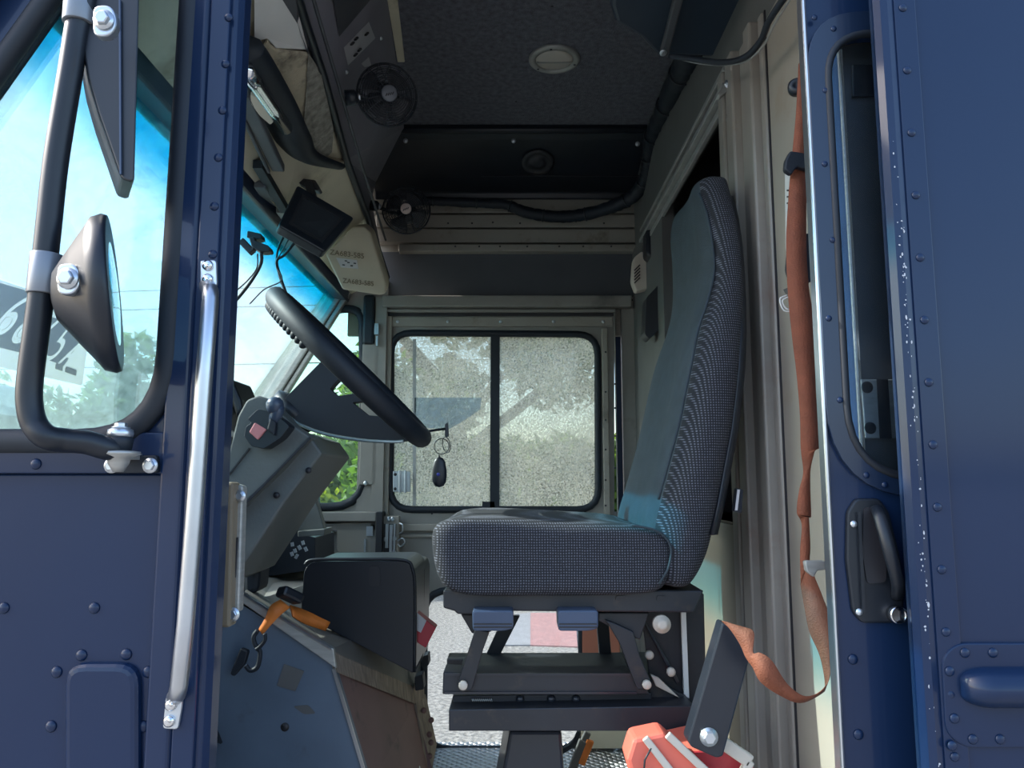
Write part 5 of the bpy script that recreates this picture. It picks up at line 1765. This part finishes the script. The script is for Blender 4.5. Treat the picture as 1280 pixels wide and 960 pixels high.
gr = thing('grab_rail', at(215, 912, YN), 'polished aluminium grab rail bolted on the riveted door jamb', 'grab rail')
YG = .955
m = MB(); m.tube([at(259, 357, YN - .02), at(263, 364, YG + .01), at(263, 374, YG), at(255, 470, YG), at(243, 640, YG), at(232, 780, YG), at(224, 856, YG), at(222, 866, YG + .01), at(219, 872, YN - .02)], .0105, 18)
m.build('rail', 'alu', gr)
for (p4, bts) in (([(250, 325), (270, 325), (271, 357), (262, 358), (250, 354)], ((260, 332), (260, 349))), ([(207, 870), (228, 870), (227, 884), (222, 912), (203, 911)], ((214, 881), (212, 901)))):
    m = MB(); m.prism(rnd(pts(p4, YN - .026), .004, 3), (0, .006, 0)); fo = m.build('foot_plate', 'zinc', gr, bevel=.0015)
    m = MB()
    for u, v in bts: m.lathe(at(u, v, YN - .026), (0, -1, 0), [(.0075, 0), (.007, .003), (.0045, .0055), (.002, .0055)], 18); m.lathe(at(u, v, YN - .0322), (0, -1, 0), [(.0025, 0), (.0025, .0005)], 6)
    m.many('screw', 'chrome', fo)

# ================================================================== WINDSHIELD STICKER (number decal)
def onw(u, v, d=.004):
    r_ = ray(u, v)
    # plane x = -0.69 - (2.24 - z) * .6
    t = (-0.69 - (2.24 - CZ) * .6) / (r_.x - .6 * r_.z)
    return V((0, 0, CZ)) + r_ * t - r_.normalized() * d
stk = [(-60, 330), (115, 388), (103, 482), (-60, 445)]
m = MB(); m.prism(rnd([onw(u, v) for u, v in stk], .01, 3), (-.001, 0, 0)); dec = tag(m.build('number_decal', 'decal'), 'white and navy number decal on the windshield behind the mirror', 'decal')
m = MB(); m.prism([onw(u, v, .006) for u, v in ((-60, 336), (42, 366), (102, 425), (80, 457), (52, 447), (-60, 420))], (-.001, 0, 0)); nf = m.build('navy_field', 'inknavy', dec)
rg = onw(110, 440) - onw(0, 405)
uu = onw(0, 360) - onw(0, 440)
cut = [text_mesh('character', s_, onw(u, v, .006), rg, uu, .18, 'decal', dec, shear=.12, xs_=.56, th=.006) for s_, u, v in (('6', 12, 396), ('8', 34, 407), ('7', 53, 417), ('5', 73, 431), ('A', 92, 442))]
for c_ in cut:
    b_ = nf.modifiers.new('cut', 'BOOLEAN'); b_.operation = 'DIFFERENCE'; b_.solver = 'EXACT'; b_.object = c_
dg_ = bpy.context.evaluated_depsgraph_get()
me_ = bpy.data.meshes.new_from_object(nf.evaluated_get(dg_))
nf.modifiers.clear(); nf.data = me_
for c_ in cut: bpy.data.objects.remove(c_)
m = MB()
for a_, b_ in ((70, 78), (82, 95)): m.bar(onw(a_, 457 + (a_ - 70) * .35, .008), onw(b_, 457 + (b_ - 70) * .35, .008), .002, .014)
m.build('small_print', 'ink', dec)

# ================================================================== OUTSIDE: TREES, HOUSE, CAR, LINES
def leaf_cloud(name, blobs, nleaf, size, m_, seed, par=None):
    random.seed(seed)
    mb = MB()
    for i in range(nleaf):
        c, R = random.choices(blobs, weights=[b[1] ** 2 for b in blobs])[0]
        while True:
            d = V((random.uniform(-1, 1), random.uniform(-1, 1), random.uniform(-1, 1)))
            if .3 < d.length < 1: break
        p = V(c) + d * R * (1 if random.random() > .3 else .8)
        a = V((random.gauss(0, 1), random.gauss(0, 1), random.gauss(0, 1))).normalized()
        b = a.cross(V((random.gauss(0, 1), random.gauss(0, 1), random.gauss(0, 1)))).normalized()
        s = size * random.uniform(.8, 1.8)
        mb.add([p - a * s, p + b * s * .45, p + a * s, p - b * s * .45], [(0, 1, 2, 3)])
    return mb.build(name, m_, par)
def tree(x, y, h, r, label, cat='tree', seed=1, mt='leaf', nl=3500, low=.25):
    t = thing('tree', (x, y, 0), label, cat, 'trees beyond the van')
    random.seed(seed)
    m = MB(); m.tube([V((x, y, 0)), V((x + .1, y, h * .3)), V((x - .1, y, h * .65))], r * .09, 8, rad=lambda q: 1 - .5 * q)
    for k in range(5):
        q = k * 1.3 + seed
        m.tube([V((x, y, h * (.28 + .06 * k))), V((x + math.cos(q) * r * .6, y + math.sin(q) * r * .5, h * (.45 + .08 * k)))], r * .035, 6)
    m.build('trunk', 'bark', t)
    bl = []
    for k in range(16):
        q = random.uniform(0, 2 * PI); rr = random.uniform(0, r * .75)
        z = random.uniform(low, .92) * h
        bl.append((V((x + math.cos(q) * rr, y + math.sin(q) * rr * .7, z)), random.uniform(.25, .48) * r))
    leaf_cloud('foliage', bl, nl, .085, mt, seed, t)
    return t
tree(-.9, 12.0, 5.4, 2.3, 'leafy green tree seen through the left pane of the far window', seed=11, nl=11000, low=.10)
tree(3.9, 12.5, 6.2, 2.4, 'leafy green tree seen through the right pane of the far window', seed=12, nl=11000, low=.10)
tree(-5.9, 11.0, 3.6, 1.2, 'small tree beyond the windshield, right of the number decal', seed=14, nl=2500, mt='leaf')
tree(-9.2, 13.5, 3.3, 1.7, 'broad low tree beyond the windshield behind the mirror arm', seed=15, nl=1800)
random.seed(9)
tag(leaf_cloud('hedge', [(V((-6.4 + .5 * k + random.uniform(-.2, .2), 17.2 + random.uniform(-.3, .3), z)), .6) for k in range(34) for z in (.5, 1.2, 1.9)], 26000, .13, 'leaf', 31), 'long dense hedge behind the trees beyond the lot', 'hedge')
t = thing('bush', (-3.1, 10.2, 0), 'yellow-green bush low in the far quarter window', 'bush')
random.seed(4)
leaf_cloud('foliage', [(V((-3.1 + random.uniform(-.5, .5), 10.2, .9 + random.uniform(-.4, .5))), .45) for _ in range(8)], 1400, .07, 'leaf2', 21, t)
# parked box truck ahead (pale band low in the near quarter window)
bt = thing('parked_truck', (-7.5, 8.5, 0), 'pale parked box truck seen low through the near quarter window', 'truck')
m = MB(); m.bx(-10.5, -5.9, 7.2, 9.4, .55, 2.6); m.build('box', mat('pale_truck_paint', (.6, .64, .64), rough=.4), bt, bevel=.04)
m = MB(); m.bx(-10.5, -5.88, 7.17, 9.42, 2.1, 2.25); m.build('stripe', 'darkgrey', bt)
for x in (-9.6, -6.8):
    m = MB(); m.lathe(V((x, 7.15, .45)), (0, 1, 0), [(.45, 0), (.45, .25)], 28); m.build('wheel', 'rubber', bt)
m = MB(); m.bx(-12.2, -10.55, 7.3, 9.3, .5, 1.8); m.build('cab', 'whitewall', bt, bevel=.1)
# power lines
for z, y, lab in ((9.2, 30, 'upper power line crossing the sky beyond the windshield'), (8.4, 30, 'middle power line crossing the sky'), (6.0, 30, 'lower power line crossing the sky')):
    tag(MB().tube([V((-60, y + 6, z + .6)), V((-30, y + 2, z)), V((0, y, z + .3)), V((30, y, z + .8))], .022, 6).build('power_line', 'rubber'), lab, 'power line', 'power lines outside')
# painted kerb marks on the lot
m = MB(); p = [atz(u, v, .012) for u, v in ((663, 766), (719, 766), (722, 808), (663, 806))]; m.prism(p, (0, 0, -.012))
tag(m.build('painted_mark', 'pink'), 'faded red painted patch on the lot behind the seat', 'road marking')
m = MB(); p = [atz(u, v, .012) for u, v in ((636, 768), (663, 766), (663, 806), (626, 806))]; m.prism(p, (0, 0, -.012))
tag(m.build('painted_mark', mat('grey_road_paint', (.21, .22, .24), rough=.9)), 'pale grey patch on the lot left of the red one', 'road marking')
# added panel low on the far wall: sunlit tone put into its colour
tag(MB().prism(pts([(728, 770), (775, 770), (775, 850), (728, 850)], 2.985), (0, .025, 0)).build('kick_panel', 'terracotta', bevel=.003), 'terracotta panel on the far wall behind the rear lever paddle, sunlight put into its colour', 'panel')
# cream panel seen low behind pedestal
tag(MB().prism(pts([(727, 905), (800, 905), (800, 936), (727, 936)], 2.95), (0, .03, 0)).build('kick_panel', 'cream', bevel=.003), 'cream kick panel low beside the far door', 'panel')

# far side mirror outside the far quarter window
fm = thing('far_mirror', at(398, 610, 3.5), 'rounded mirror seen outside through the far quarter window', 'mirror')
m = MB(); m.prism(rnd(pts([(384, 572), (402, 570), (408, 580), (407, 606), (396, 612), (384, 608)], 3.5), .025, 4), (0, .05, 0)); m.build('housing', 'black', fm, bevel=.006)
m = MB(); m.prism(rnd(pts([(386, 574), (401, 572), (406, 581), (405, 604), (396, 609), (386, 605)], 3.497), .022, 4), (0, .004, 0)); m.build('glass', 'mirror', fm)
m = MB(); m.tube([at(397, 610, 3.52), at(397, 640, 3.45), at(400, 660, 3.12)], .012, 8); m.build('arm', 'black', fm)
